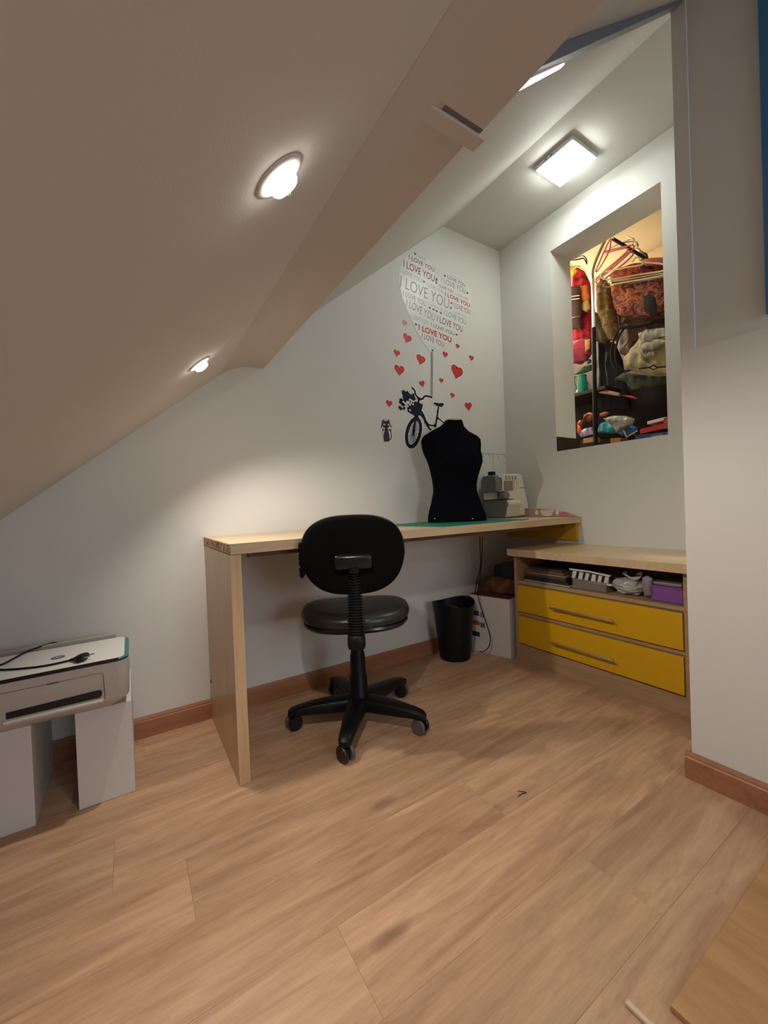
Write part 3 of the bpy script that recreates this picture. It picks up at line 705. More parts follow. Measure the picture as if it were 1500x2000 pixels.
y0, y1 = at(1270, 1150, 0, 1.50).y, at(1333, 1150, 0, 1.50).y
PUR = mat('purple_plastic', (.24, .075, .34), .4)
bm = NB(); loft(bm, [[Vector((1.505-i_, y0+i_, z)), Vector((1.505-i_, y1-i_*.3, z)), Vector((1.72, y1-i_*.3, z)), Vector((1.72, y0+i_, z))] for z, i_ in ((SZ+.001, 0), (SZ+.058, .006))]); obj('tub', bm, PUR, t, bev=.003)
bm = NB(); box(bm, 1.493, 1.728, y1-.001, y0+.011, SZ+.0585, SZ+.063, .001); obj('tub_rim', bm, PUR, t)
bm = NB(); box(bm, 1.505, 1.71, y1+.004, y0+.004, SZ+.0635, SZ+.078, .005); tag(obj('lid', bm, mat('frosted_lid', (.2, .17, .15), .4), t), 'greyish lid', None)
bm = NB(); soft('lilac_bag', 'crumpled lilac plastic wrap squeezed against the purple box', 'bag', [(1254, 1128), (1264, 1124), (1275, 1130), (1273, 1164), (1258, 1162)], 1.50, .03, mat('lilac_wrap', (.33, .27, .34), .3, trans=.2), .004, 30, 3, vert=False)
soft('lace_bundle', 'dark crumpled lace bundle behind the striped cloth', 'cloth', [(1180, 1112), (1210, 1112), (1222, 1122), (1218, 1146), (1190, 1146)], 1.60, .05, mat('lace', (.06, .045, .035), .8, var=.4), .006, 20, 9, vert=False)
bm.free() if bm.is_valid else None

# ---------------------------------------------------------------- printer on two white blocks
for x0, x1, lab in ((-.411, -.272, 'white block under the right end of the printer'), (-.660, -.507, 'white block under the left end of the printer')):
    bm = NB(); box(bm, x0, x1, -.337, -.03, 0, .281); tag(obj('white_block', bm, CARDW, bev=.0015), lab, 'box', 'white blocks carrying the printer')
PX0, PX1, PY0, PY1 = -.705, -.272, -.388, -.150
PZ0, PZ1 = .2815, .434
t = thing('printer', 'white inkjet printer with teal lid edge resting on two white blocks', 'printer', (-.49, -.25, PZ0))
def rrect(x0, x1, y0, y1, r, z, n=6):
    out = []
    for cx_, cy_, a0_ in ((x1-r, y1-r, 0), (x0+r, y1-r, 90), (x0+r, y0+r, 180), (x1-r, y0+r, 270)):
        for i in range(n+1):
            a = math.radians(a0_+90*i/n); out.append(Vector((cx_+r*math.cos(a), cy_+r*math.sin(a), z)))
    return out
def slab(spec, r=.030):
    bm = NB(); loft(bm, [rrect(PX0+i_, PX1-i_, PY0+i_, PY1-i_*.3, max(.006, r-i_*.5), z) for z, i_ in spec]); return bm
obj('base', slab([(PZ0, .05), (PZ0+.010, .034), (PZ0+.024, .013), (PZ0+.033, .008)]), GREIGE, t, True)
obj('housing', slab([(PZ0+.034, .005), (PZ0+.040, .003), (PZ0+.10, .002), (PZ1-.010, .0)]), GREIGE, t, True)
obj('scanner_edge', slab([(PZ1-.0095, .003), (PZ1-.006, .003)]), BLKSH, t, True)
tag(obj('teal_lid_edge', slab([(PZ1-.0058, .0005), (PZ1-.002, .0005), (PZ1-.0006, .002)]), TEAL, t, True), 'teal lid edge', None)
bm = NB(); loft(bm, [rrect(PX0+.004, PX1-.012, PY0+.0012, PY1-.001, .022, z) for z in (PZ1-.001, PZ1+.0012)]); tag(obj('lid', bm, WHITEP, t, True), 'white scanner lid', None)
bm = NB(); box(bm, PX0+.02, PX1-.026, PY0-.0006, PY0+.004, PZ1-.0065, PZ1+.0004); obj('front_seam', bm, BLKSH, t)
# front door outline, latch, output slot and tray lip
yf = PY0+.0015
LINE = mat('panel_gap', (.12, .10, .085), .6)
xR_ = -.336; zT = .400
bm = NB(); tube(bm, [(PX0+.02, yf, zT-.001), (xR_-.008, yf, zT), (xR_-.002, yf, zT-.003), (xR_, yf, zT-.010), (xR_+.002, yf, .322)], .0011, 6); obj('door_gap', bm, LINE, t)
bm = NB(); box(bm, -.462, -.436, yf-.0014, yf+.002, zT-.003, zT+.0015); obj('door_latch', bm, LINE, t)
bm = NB(); loft(bm, [[Vector((x, yf-.001+d, z)) for x, z in ((-.546, .347), (-.349, .352), (-.341, .349), (-.341, .336), (-.346, .330), (-.546, .330))] for d in (0, .003)]); obj('paper_slot', bm, BLKSH, t)
bm = NB(); box(bm, -.552, -.338, yf-.012, yf+.02, .3165, .3255, .003); obj('output_tray', bm, GREIGE, t)
bm = NB(); prism(bm, [(PX0+.06, PY1-.01, PZ1-.006), (PX1-.05, PY1-.01, PZ1-.006), (PX1-.05, -.065, PZ1-.022), (PX0+.06, -.065, PZ1-.022)], (0, 0, -.012)); obj('rear_tray', bm, mat('smoky_grey_plastic', (.32, .31, .28), .3), t, bev=.002)
bm = NB(); box(bm, PX0+.05, PX1-.04, -.115, -.10, PZ1-.02, PZ1+.006, .003); obj('paper_support', bm, mat('smoky_clear_plastic', (.36, .35, .31), .25), t)
# oval maker's mark
lc = at(113, 1284, 2, PZ1+.0015); BL = mat('blue_grey_ink', (.05, .09, .15), .4)
ring = [Vector((lc.x+.017*math.cos(q), lc.y+.017*math.sin(q), PZ1+.0013)) for q in [2*PI*i/28 for i in range(28)]]
bm = NB(); prism(bm, ring, (0, 0, .0003)); lg = obj('round_badge', bm, BL, t)

# lettering helper
def letters(body, origin, xdir, ydir, width, height, ext=.0002, bold=0.0, name='lettering', m_=None, parent=None, shear=0.0):
    cu = bpy.data.curves.new('txt', 'FONT'); cu.body = body; cu.size = 1; cu.extrude = 0; cu.resolution_u = 3; cu.shear = shear
    cu.offset = bold
    o = bpy.data.objects.new('txt', cu); COL.objects.link(o)
    dg = bpy.context.evaluated_depsgraph_get(); me = bpy.data.meshes.new_from_object(o.evaluated_get(dg))
    bpy.data.objects.remove(o); bpy.data.curves.remove(cu)
    xs = [v.co.x for v in me.vertices]; ys = [v.co.y for v in me.vertices]
    x0, x1, y0, y1 = min(xs), max(xs), min(ys), max(ys)
    for v in me.vertices:
        a, b = (v.co.x-x0)/(x1-x0)*width, (v.co.y-y0)/(y1-y0)*height
        v.co = origin+xdir*a+ydir*b
    me.materials.clear(); me.materials.append(m_)
    me.name = name
    return obj(name, me, m_, parent)
letters('hp', Vector((lc.x-.0105, lc.y-.010, PZ1+.0018)), Vector((1, 0, 0)), Vector((0, 1, 0)), .020, .022, m_=CARDW, parent=lg, shear=.35)
# power cord with plug lying on the lid
t = thing('power_cable', 'black power cord with two-pin plug lying on the printer lid', 'cable', (-.45, -.3, PZ1+.002))
zc = PZ1+.0045
path = [at(112, 1255.5, 2, zc), at(98, 1257, 2, zc), at(52, 1273, 2, zc), at(8, 1296, 2, zc), at(-16, 1303, 2, zc), at(4, 1308, 2, zc), at(60, 1304, 2, zc), at(100, 1298, 2, zc), at(140, 1289, 2, zc+.001)]
bm = NB(); tube(bm, smoothpath(path, 8), .0028, 8); obj('cord', bm, BLKPL, t, True)
pa, pz_ = at(138, 1289, 2, zc+.002), at(168, 1282, 2, zc+.009)
dd_ = (pz_-pa); sd = Vector((-dd_.y, dd_.x, 0)).normalized()
bm = NB(); loft(bm, [[pa+dd_*f+sd*(w_*math.cos(q))+Z*(h_*math.sin(q)) for q in [2*PI*i/16 for i in range(16)]] for f, w_, h_ in ((-.05, .0035, .0035), (.2, .006, .005), (.45, .013, .009), (.65, .020, .011), (.85, .022, .011), (.97, .018, .010))]); obj('plug', bm, BLKPL, t, True)
for s_ in (-1, 1):
    q = pa+dd_*.95+sd*s_*.010
    bm = NB(); tube(bm, [q, q+dd_.normalized()*.018], .0021, 8); obj('pin', bm, STEEL, t)

# ---------------------------------------------------------------- wall stickers
YW = -.0008
def W(u, v, y=YW): return at(u, v, 1, y)
def flat(name, pts, m_, parent, y=YW, th=.0004):
    bm = NB(); prism(bm, [Vector((p[0], y, p[1])) for p in pts], (0, -th, 0))
    bmesh.ops.triangulate(bm, faces=[f for f in bm.faces if len(f.verts) > 4], quad_method='BEAUTY', ngon_method='BEAUTY')
    return obj(name, bm, m_, parent)
def heart(c, s, rot=0, k=1.0, n=36, grow=0.0):
    out = []; r = math.radians(rot)
    for i in range(n):
        q = 2*PI*i/n+.0001
        x = 16*math.sin(q)**3; z = 13*math.cos(q)-5*math.cos(2*q)-2*math.cos(3*q)-math.cos(4*q)+2.5
        L_ = math.hypot(x, z)+1e-9; g_ = 1+grow/(L_*s/32)
        x, z = x*s/32*g_, z*s/32*k*g_
        out.append((c[0]+x*math.cos(r)+z*math.sin(r), c[1]-x*math.sin(r)+z*math.cos(r)))
    return out
c3 = lambda x, y: (760+x/8.3333, 480+y/8.3333)
t = thing('heart_sticker', 'large heart-shaped wall sticker filled with lines of text', 'sticker', (1.31, 0, 2.0))
outl = [(808, 493), (797, 500), (787, 510), (781, 520), (779, 533), (779.5, 548), (782, 566), (786, 582), (793, 602), (801, 621), (812, 645), (825, 668), (838, 684), (846, 688), (856, 684), (873, 673), (890, 659), (905, 641), (914, 624), (919, 605), (921, 588), (919, 570), (912, 554), (900, 541), (888, 535), (875, 535), (864, 539), (855, 546), (851, 552), (851, 540), (846, 522), (838, 507), (824, 496)]
fp = [(W(u, v).x, W(u, v).z) for u, v in outl]
flat('film', fp, FILM, t)
rows_ = [('I LOVE', 455, 180, 600, 248, 50, 2, 0), ('I LOVE YOU', 320, 215, 735, 430, 75, 1, .012), ('I LOVE YOU', 230, 342, 738, 592, 118, 1, .01), ('I LOVE YOU', 185, 430, 525, 603, 72, 3, 0), ('I LOVE YOU', 180, 660, 968, 1032, 185, 2, -.012), ('I LOVE YOU', 610, 655, 880, 785, 62, 3, 0), ('I LOVE YOU', 990, 480, 1180, 570, 32, 3, 0), ('LOVE YOU', 950, 530, 1240, 672, 55, 4, .008), ('I LOVE YOU', 845, 595, 1245, 788, 95, 2, -.004), ('I LOVE YOU', 812, 665, 1040, 780, 50, 1, .01), ('I LOVE YOU', 1080, 795, 1290, 897, 36, 2, 0), ('I LOVE YOU', 908, 815, 1312, 1005, 70, 0, .02), ('I LOVE YOU', 1045, 1000, 1312, 1122, 85, 1, 0), ('I LOVE YOU', 225, 805, 600, 990, 85, 2, -.004), ('I LOVE YOU', 640, 962, 865, 1070, 42, 3, 0), ('I LOVE YOU', 1040, 1085, 1268, 1190, 38, 2, 0), ('I LOVE YOU', 275, 985, 735, 1230, 130, 2, -.004), ('I LOVE YOU', 893, 1118, 1250, 1292, 88, 2, 0), ('I LOVE YOU', 780, 1235, 1192, 1412, 108, 1, .004), ('I LOVE YOU', 340, 1172, 640, 1290, 68, 3, 0), ('I LOVE YOU', 680, 1308, 1060, 1465, 60, 4, 0), ('I LOVE YOU', 478, 1370, 1012, 1580, 98, 0, .03), ('I LOVE YOU', 530, 1498, 892, 1655, 88, 1, 0), ('I LOVE YOU', 645, 1638, 765, 1685, 30, 3, 0)]
for body, xa_, ya_, xb_, yb_, h, ci, bo in rows_:
    A = W(*c3(xa_, ya_), YW-.0006); B = W(*c3(xb_, yb_), YW-.0006)
    H = (W(*c3(xa_, ya_-h), YW-.0006)-A).length
    xd = (B-A).normalized(); zd = Vector((-xd.z, 0, xd.x))
    letters(body, A, xd, zd, (B-A).length, H, m_=INK[ci], parent=t, bold=bo)
for x_, y_, ci in ((420, 135, 4), (565, 588, 1), (775, 552, 1), (768, 606, 1), (905, 495, 4), (1272, 775, 4), (1012, 940, 1), (1005, 1017, 1), (658, 1014, 1), (720, 1042, 1), (772, 1067, 1), (840, 1099, 1), (435, 1285, 4), (1097, 1450, 4), (705, 1705, 4)):
    p = W(*c3(x_, y_)); flat('printed_heart', heart((p.x, p.z), .0165, 8, n=20), INK[ci], t, YW-.0006, .0002)
# small hearts: (crop1 px) u, v, width, tilt
hs = [(228, 778, 48, 12, 'small pink heart sticker just left of the text heart'), (250, 918, 86, 16, 'red heart sticker under the pink one, left of the text heart'), (158, 1048, 62, 10, 'leftmost red heart sticker level with the balloon string top'), (370, 1108, 90, 14, 'medium red heart sticker just left of the balloon string'), (182, 1202, 98, 2, 'larger red heart sticker at left above the flower basket'), (385, 1320, 58, -14, 'small red heart sticker right above the bicycle handlebar'), (588, 1060, 54, 8, 'small red heart sticker just right of the balloon string'), (698, 985, 40, 12, 'tiny red heart sticker below the right side of the text heart'), (822, 1092, 52, 6, 'small red heart sticker farthest right of the string'), (690, 1220, 124, 14, 'biggest red heart sticker, right of the balloon string'), (553, 1290, 44, 8, 'tiny red heart sticker left of the biggest one\'s point'), (652, 1422, 46, 10, 'tiny red heart sticker above the bicycle saddle'), (90, 1495, 62, 8, 'red heart sticker far left, above the black cat'), (795, 1522, 78, -8, 'red heart sticker just above the neck of the dress form')]
for x_, y_, w_, rt_, lab in hs:
    p = W(740+x_*.22, 460+y_*.22); s_ = w_*.22/ (F/((p-C0).dot(FW))) / .86
    t = thing('heart_decal', lab, 'sticker', (p.x, 0, p.z), 'small heart stickers on the back wall')
    flat('border', heart((p.x, p.z), s_*1.16, rt_, n=32), WVIN, t, YW, .0003)
    flat('heart_shape', heart((p.x, p.z), s_*.98, rt_, n=32), INK[1], t, YW-.0004, .0002)
    flat('heart_fill', heart((p.x, p.z), s_*.84, rt_, n=32), PINK if 'pink heart' in lab else RED, t, YW-.0007, .0002)
# bicycle
c4 = lambda x, y: W(730+x*.14667, 680+y*.14667, YW)
def ribbon(name, pts, wd, m_, parent, y=YW-.0006, closed=False, sm=6, white=True):
    P = [c4(*p) for p in pts]
    if sm: P = smoothpath(P+([P[0]] if closed else []), sm)
    if closed: P = P[:-1]
    n = len(P)
    def build(wd, y, nm, m_, par):
        bm = NB(); Ls = []
        for i, p in enumerate(P):
            a = P[(i-1) % n] if closed or i > 0 else P[0]; b = P[(i+1) % n] if closed or i < n-1 else P[-1]
            d = (b-a).normalized(); s = Vector((-d.z, 0, d.x))*wd/2
            Ls.append([Vector((q.x, yy, q.z)) for q, yy in ((p+s, y), (p-s, y), (p-s, y-.0003), (p+s, y-.0003))])
        loft(bm, Ls, True, closed); return obj(nm, bm, m_, par)
    o = build(wd, y, name, m_, parent)
    if white: build(wd+.012, YW, 'white_border', WVIN, o)
    return o
t = thing('bicycle_sticker', 'dark bicycle wall sticker with a flower basket and two strings', 'sticker', (1.13, 0, 1.35))
ribbon('handlebar', [(505, 525), (530, 548), (546, 575), (553, 610), (575, 645), (605, 668), (640, 680), (660, 662), (680, 640), (720, 640), (778, 658)], .011, NAVY, t)
ribbon('string', [(764, 50), (764, 350), (758, 640)], .0035, GREYP, t, sm=0, white=False)
ribbon('string', [(778, 50), (779, 350), (776, 640)], .0035, NAVY, t, sm=0, white=False)
ribbon('stem', [(603, 668), (596, 700), (592, 740)], .013, NAVY, t, sm=0)
bk = [(440, 765), (500, 720), (545, 708), (600, 728), (655, 748), (638, 820), (622, 880), (590, 905), (560, 920), (520, 885), (450, 848)]
flat('basket', [(c4(*p).x, c4(*p).z) for p in bk], NAVY, t, YW-.001, .0003)
flat('basket_border', [((c4(*p).x-1.125)*1.06+1.125, (c4(*p).z-c4(545, 810).z)*1.08+c4(545, 810).z) for p in bk], WVIN, t, YW, .0003)
random.seed(3)
fb = NB()
for i in range(46):
    f = random.random(); x_ = 385+f*125+random.uniform(-30, 30); y_ = 610+random.uniform(-25, 105)+f*25
    p = c4(x_, y_); r_ = random.uniform(.010, .020); k0 = random.random()*6
    ps = [Vector((p.x+r_*(1 if j % 2 else .62)*math.cos(2*PI*j/10+k0), YW-.0013-.00001*i, p.z+r_*(1 if j % 2 else .62)*math.sin(2*PI*j/10+k0))) for j in range(10)]
    prism(fb, ps, (0, -.0001, 0))
for x_, y_ in ((375, 700), (355, 720), (380, 745), (360, 690), (400, 750), (345, 790), (362, 805), (400, 800)):
    p = c4(x_, y_); k0 = x_
    prism(fb, [Vector((p.x+(.012 if j % 2 else .007)*math.cos(2*PI*j/8+k0), YW-.0013, p.z+(.012 if j % 2 else .007)*math.sin(2*PI*j/8+k0))) for j in range(8)], (0, -.0003, 0))
o = obj('flowers', fb, NAVY, t); o['kind'] = 'stuff'
fb = NB()
for x_, y_ in ((478, 685), (525, 712), (480, 755), (500, 700), (455, 735), (480, 828), (390, 715), (410, 735), (440, 715), (448, 775), (520, 750), (495, 730), (465, 715), (430, 740)):
    p = c4(x_, y_); r_ = .006
    prism(fb, [Vector((p.x+r_*math.cos(2*PI*j/8), YW-.0026, p.z+r_*math.sin(2*PI*j/8))) for j in range(8)], (0, -.0001, 0))
o = obj('white_blossoms', fb, WVIN, t); o['kind'] = 'stuff'
ribbon('fork', [(575, 905), (562, 940), (545, 1000), (527, 1130)], .014, NAVY, t, white=False)
flat('mudguard', [(c4(*p).x, c4(*p).z) for p in ((548, 915), (592, 905), (602, 945), (620, 990), (598, 985), (565, 965), (530, 965), (500, 985), (515, 950))], NAVY, t, YW-.001, .0003)
wc = (529, 1125); el = []
for i in range(40):
    q = 2*PI*i/40; a, b = 190, 86; th = math.radians(13)
    x_, y_ = b*math.cos(q), a*math.sin(q); el.append((wc[0]+x_*math.cos(th)-y_*math.sin(th)*-1*-1, wc[1]+x_*math.sin(th)+y_*math.cos(th)))
wh = ribbon('wheel', el, .021, NAVY, t, closed=True, sm=1)
for i in range(18):
    q = el[int(i*40/18)]; ribbon('spoke', [wc, q], .0022, NAVY, wh, sm=0, white=False)
ribbon('frame_tube', [(632, 840), (665, 900), (700, 1000), (730, 1060), (765, 1090)], .012, NAVY, t)
ribbon('frame_tube', [(615, 880), (655, 925), (690, 985), (730, 1018), (775, 1030), (825, 1030)], .009, NAVY, t)
ribbon('seat_tube', [(861, 780), (845, 880), (820, 1055)], .012, NAVY, t, sm=0)
ribbon('seat_stay', [(845, 930), (880, 950), (915, 980), (960, 1020)], .008, NAVY, t)
ribbon('seat_clamp', [(838, 840), (866, 852)], .006, NAVY, t, sm=0, white=False)
sp = [(795, 728), (815, 722), (860, 735), (905, 730), (925, 733), (932, 752), (922, 772), (895, 782), (868, 776), (845, 772), (815, 755), (800, 742)]
flat('saddle', [(c4(*p).x, c4(*p).z) for p in sp], NAVY, t, YW-.001, .0003)
cs = c4(865, 752)
flat('saddle_border', [((c4(*p).x-cs.x)*1.14+cs.x, (c4(*p).z-cs.z)*1.3+cs.z) for p in sp], WVIN, t, YW, .0003)
# cat
t = thing('cat_sticker', 'small black sitting cat wall sticker left of the bicycle wheel', 'sticker', (.91, 0, 1.25))
def pl(name, pts, m_, y): return flat(name, [(c4(*p).x, c4(*p).z) for p in pts], m_, t, y, .0003)
def ell(cx_, cy_, a, b, n=24): return [(cx_+a*math.cos(2*PI*i/n), cy_+b*math.sin(2*PI*i/n)) for i in range(n)]
pl('border', [(108, 935), (140, 955), (175, 955), (208, 940), (225, 1000), (222, 1045), (245, 1075), (245, 1200), (225, 1250), (125, 1250), (122, 1130), (95, 1080), (110, 1050), (98, 1000)], WVIN, YW)
CATM = mat('cat_black', (.012, .011, .02), .5)
pl('head', [(112, 985), (118, 945), (145, 968), (178, 968), (203, 950), (215, 995), (217, 1030), (200, 1058), (165, 1070), (130, 1058), (110, 1030)], CATM, YW-.0005)
pl('body', [(150, 1060), (182, 1060), (192, 1105), (208, 1150), (208, 1240), (196, 1245), (170, 1245), (135, 1245), (128, 1160), (142, 1105)], CATM, YW-.0005)
ribbon('tail', [(208, 1222), (225, 1210), (232, 1160), (226, 1120), (230, 1085)], .006, CATM, t, white=False)
pl('eye', ell(137, 1017, 13, 11, 14), mat('pale_eye', (.55, .6, .5), .4), YW-.001); pl('eye', ell(194, 1020, 12, 11, 14), mat('pale_eye_b', (.55, .6, .5), .4), YW-.001)
BOW = mat('mauve_bow', (.18, .06, .12), .5)
pl('bow', [(150, 1082), (105, 1068), (122, 1110)], BOW, YW-.0011); pl('bow', [(180, 1082), (228, 1072), (212, 1112)], BOW, YW-.0011)

# ---------------------------------------------------------------- wardrobe contents seen through the opening
def T3(u, v, x): return at(u, v, 0, x)
t = thing('garment_rack_post', 'tall upright clothes rack post, silver above and black below', 'rack', (2.2, -.38, 1.13))
p0, p1, p2, p3 = T3(1159.5, 640, 2.2), T3(1163, 868, 2.2), T3(1157.5, 545, 2.2), T3(1182, 470, 2.24)
bm = NB(); tube(bm, [p1, p0], .0125, 16); obj('lower_post', bm, BLKPL, t, True)
bm = NB(); tube(bm, [p0, p2], .0095, 16); obj('upper_post', bm, mat('silver_post', (.75, .75, .78), .3, .3), t, True)
bm = NB(); tube(bm, smoothpath([p2, T3(1157.5, 530, 2.2), T3(1164, 508, 2.21), T3(1182, 468, 2.24)], 5), .0085, 12); obj('bent_top', bm, mat('bronze_post', (.28, .25, .20), .35, .5), t, True)
t = thing('hanging_rail', 'dark hanging rail near the wardrobe ceiling carrying the hangers', 'rail', (2.45, -.5, 2.2))
bm = NB(); tube(bm, [T3(1196, 466, 2.35), T3(1240, 492, 2.42), T3(1300, 530, 2.5)], .010, 10); obj('rail_tube', bm, BLKPL, t, True)
def hanger(label, pts, x, r, m_, grp, hook=None, closed=True):
    t = thing('clothes_hanger', label, 'hanger', T3(*pts[0], x), grp)
    P = [T3(u, v, x+.02*math.sin(i*1.7)) for i, (u, v) in enumerate(pts)]
    bm = NB(); P2 = smoothpath(P+([P[0]] if closed else []), 4)
    tube(bm, P2[:-1] if closed else P2, r, 8, closed); obj('frame', bm, m_, t, True)
    if hook:
        bm = NB(); tube(bm, smoothpath([T3(u, v, x) for u, v in hook], 5), r*.7, 8); obj('hook', bm, STEEL, t, True)
HP = mat('pink_hanger_plastic', (.55, .15, .17), .35); HW = mat('cream_hanger_plastic', (.68, .60, .40), .35); HG = mat('grey_hanger_plastic', (.3, .28, .24), .4)
G = 'plastic hangers on the wardrobe rail'
hanger('pink plastic hanger reaching highest, just right of the rack post', [(1163, 530), (1190, 470), (1192, 480), (1186, 498), (1168, 528)], 2.28, .0045, HP, G, [(1190, 470), (1194, 462), (1199, 466)])
hanger('pink plastic hanger with the wide arms sloping to the lower left', [(1236, 478), (1186, 490), (1184, 494), (1228, 486), (1182, 528), (1165, 544), (1172, 544), (1232, 492)], 2.32, .0045, HP, G, [(1232, 484), (1237, 470), (1226, 462)])
hanger('pink plastic hanger lower behind the wide one, parallel to it', [(1228, 492), (1196, 520), (1166, 548), (1170, 552), (1200, 530), (1236, 498)], 2.36, .005, HP, G)
hanger('grey hanger behind the pink ones near the ceiling', [(1237, 465), (1206, 478), (1190, 486), (1215, 475), (1242, 472), (1246, 482)], 2.4, .003, HG, G, [(1240, 470), (1243, 476), (1238, 484)])
hanger('cream hanger, long lower bar across the front of the patterned blouse', [(1174, 541), (1180, 532), (1225, 522), (1256, 516), (1248, 508), (1258, 512), (1296, 516), (1298, 528), (1250, 536), (1190, 546)], 2.22, .0045, HW, G, [(1250, 510), (1244, 502), (1235, 512)])
hanger('cream hanger below the first, nearly touching the patterned blouse', [(1188, 552), (1196, 555), (1240, 548), (1297, 537), (1296, 534), (1240, 543), (1196, 549)], 2.23, .0035, HW, G)
hanger('dark grey hanger, lowest of those over the fur coat', [(1178, 560), (1186, 550), (1240, 549), (1298, 540), (1240, 552), (1196, 560)], 2.25, .0028, HG, G)
hanger('dark hanger at the far left above the red jacket', [(1112, 509), (1124, 504), (1138, 500), (1145, 506), (1146, 516), (1140, 505), (1128, 507)], 2.3, .004, BLKPL, G)
hanger('cream hanger at the far left on the red jacket shoulder', [(1114, 520), (1126, 516), (1140, 524), (1142, 528), (1126, 521), (1116, 530)], 2.28, .003, HW, G)
for i, (u, v, x) in enumerate(((1243, 492, 2.45), (1249, 497, 2.47), (1256, 501, 2.49))):
    bm = NB(); tube(bm, smoothpath([T3(u, v-6, x), T3(u+6, v-3, x), T3(u+8, v+6, x), T3(u+3, v+12, x)], 4), .007, 8)
    tag(obj('hanger_hook', bm, (HW, GREYP, BLKPL)[i], smooth=True), ('cream', 'grey', 'black')[i]+' thick hanger hook on the rail', 'hanger', 'thick hooks bunched on the rail')
def cl(name, col, **k): return mat(name, col, .85, var=.25, scale=14, **k)
ORP = patterned('orange_purple_print', [srgb(40, 22, 45), srgb(95, 38, 30), srgb(185, 100, 45), srgb(60, 32, 62), srgb(190, 130, 70)], 17)
soft('fur_coat', 'long tan mottled fur coat hanging right of the rack post', 'coat', [(1166, 560), (1176, 545), (1188, 548), (1196, 575), (1202, 610), (1208, 650), (1204, 665), (1190, 668), (1176, 640), (1168, 600)], 2.37, .13, patterned('tan_fur', [srgb(70, 52, 28), srgb(120, 95, 55), srgb(150, 125, 80)], 22), .02, 20, 2)
soft('fur_trim', 'darker brown fur piece hanging below the tan fur coat', 'coat', [(1165, 610), (1178, 620), (1190, 660), (1186, 672), (1166, 668)], 2.36, .12, patterned('dark_fur', [srgb(40, 32, 20), srgb(90, 76, 48), srgb(70, 60, 40)], 26), .02, 20, 9)
soft('patterned_blouse', 'orange and purple patterned blouse hanging on cream hangers', 'blouse', [(1194, 560), (1230, 553), (1250, 556), (1300, 540), (1304, 600), (1290, 618), (1250, 622), (1210, 618), (1200, 600)], 2.30, .14, ORP, .02, 22, 3)
soft('rust_garment', 'rust and purple garments packed on top behind the cream hangers', 'clothes', [(1190, 540), (1215, 524), (1245, 514), (1300, 512), (1302, 548), (1230, 556), (1195, 556)], 2.42, .12, patterned('rust_print', [srgb(50, 28, 40), srgb(130, 50, 35), srgb(180, 90, 60), srgb(70, 50, 90)], 16), .015, 30, 5, vert=False)
soft('pink_folded_cloth', 'pink folded cloth at the top right of the wardrobe', 'cloth', [(1252, 512), (1262, 506), (1304, 503), (1304, 516), (1262, 520)], 2.36, .08, cl('pink_cloth', (.62, .20, .16)), .006, 10, 3, vert=False)
soft('red_jacket', 'bright red jacket at the left edge of the wardrobe', 'jacket', [(1108, 524), (1128, 516), (1142, 530), (1152, 552), (1156, 600), (1158, 660), (1152, 702), (1130, 712), (1108, 706)], 2.40, .12, patterned('red_cloth_shaded_folds', [srgb(40, 6, 10), srgb(140, 18, 34), srgb(200, 34, 54), srgb(90, 12, 24)], 9), .018, 26, 6)  # near-black reds put the shade of folds into the cloth colour
soft('orange_scarf', 'orange scarf over the red jacket beside the rack post', 'scarf', [(1132, 560), (1146, 556), (1152, 580), (1148, 592), (1134, 590)], 2.33, .04, cl('orange_cloth', (.52, .14, .03)), .006, 30, 2)
soft('yellow_collar', 'yellow rosette on the shoulder of the red jacket', 'rosette', [(1110, 524), (1124, 520), (1128, 530), (1120, 538), (1110, 536)], 2.31, .03, cl('yellow_cloth', (.55, .36, .04)), .004, 30, 2)
soft('ochre_tag', 'small ochre flower on the red jacket by the post', 'rosette', [(1137, 592), (1150, 586), (1153, 602), (1146, 610), (1137, 606)], 2.32, .03, cl('ochre_cloth', (.36, .27, .10)), .006, 30, 4)
soft('dark_handbag', 'dark brown handbag with straps hanging on the red jacket', 'bag', [(1108, 562), (1132, 556), (1136, 600), (1134, 640), (1108, 646)], 2.295, .06, cl('dark_bag', (.05, .022, .022)), .006, 14, 8, vert=False)
for v0 in (578, 584):
    bm = NB(); tube(bm, [T3(1108, v0+2, 2.25), T3(1132, v0-1, 2.25)], .002, 6); tag(obj('bag_strap', bm, STEEL), 'thin %s metal strap across the dark handbag' % ('upper' if v0 == 578 else 'lower'), 'strap')
bm = NB(); tube(bm, smoothpath([T3(1109, 625, 2.26), T3(1120, 620, 2.24), T3(1132, 618, 2.26)], 4), .004, 8); tag(obj('purse_frame', bm, mat('tarnished_brass', (.3, .2, .15), .35, .8)), 'curved metal purse frame on the dark handbag', 'purse')
soft('plaid_bag', 'crimson plaid bag low at the left below the red jacket', 'bag', [(1108, 672), (1150, 658), (1156, 690), (1146, 704), (1112, 712)], 2.28, .07, patterned('plaid_cloth', [srgb(60, 10, 22), srgb(140, 20, 50), srgb(110, 18, 40)], 12), .006, 10, 6, vert=False)
soft('floral_patch', 'ochre floral patch on the side of the crimson plaid bag', 'patch', [(1142, 664), (1153, 662), (1152, 680), (1144, 688)], 2.235, .02, patterned('floral', [srgb(90, 40, 20), srgb(190, 140, 80), srgb(140, 90, 40)], 40), .002, 20, 6)
soft('black_garments', 'black garments filling the middle behind the rack post', 'clothes', [(1164, 660), (1200, 668), (1215, 700), (1226, 762), (1230, 800), (1166, 800)], 2.52, .10, cl('black_navy', (.006, .006, .012)), .02, 22, 6)
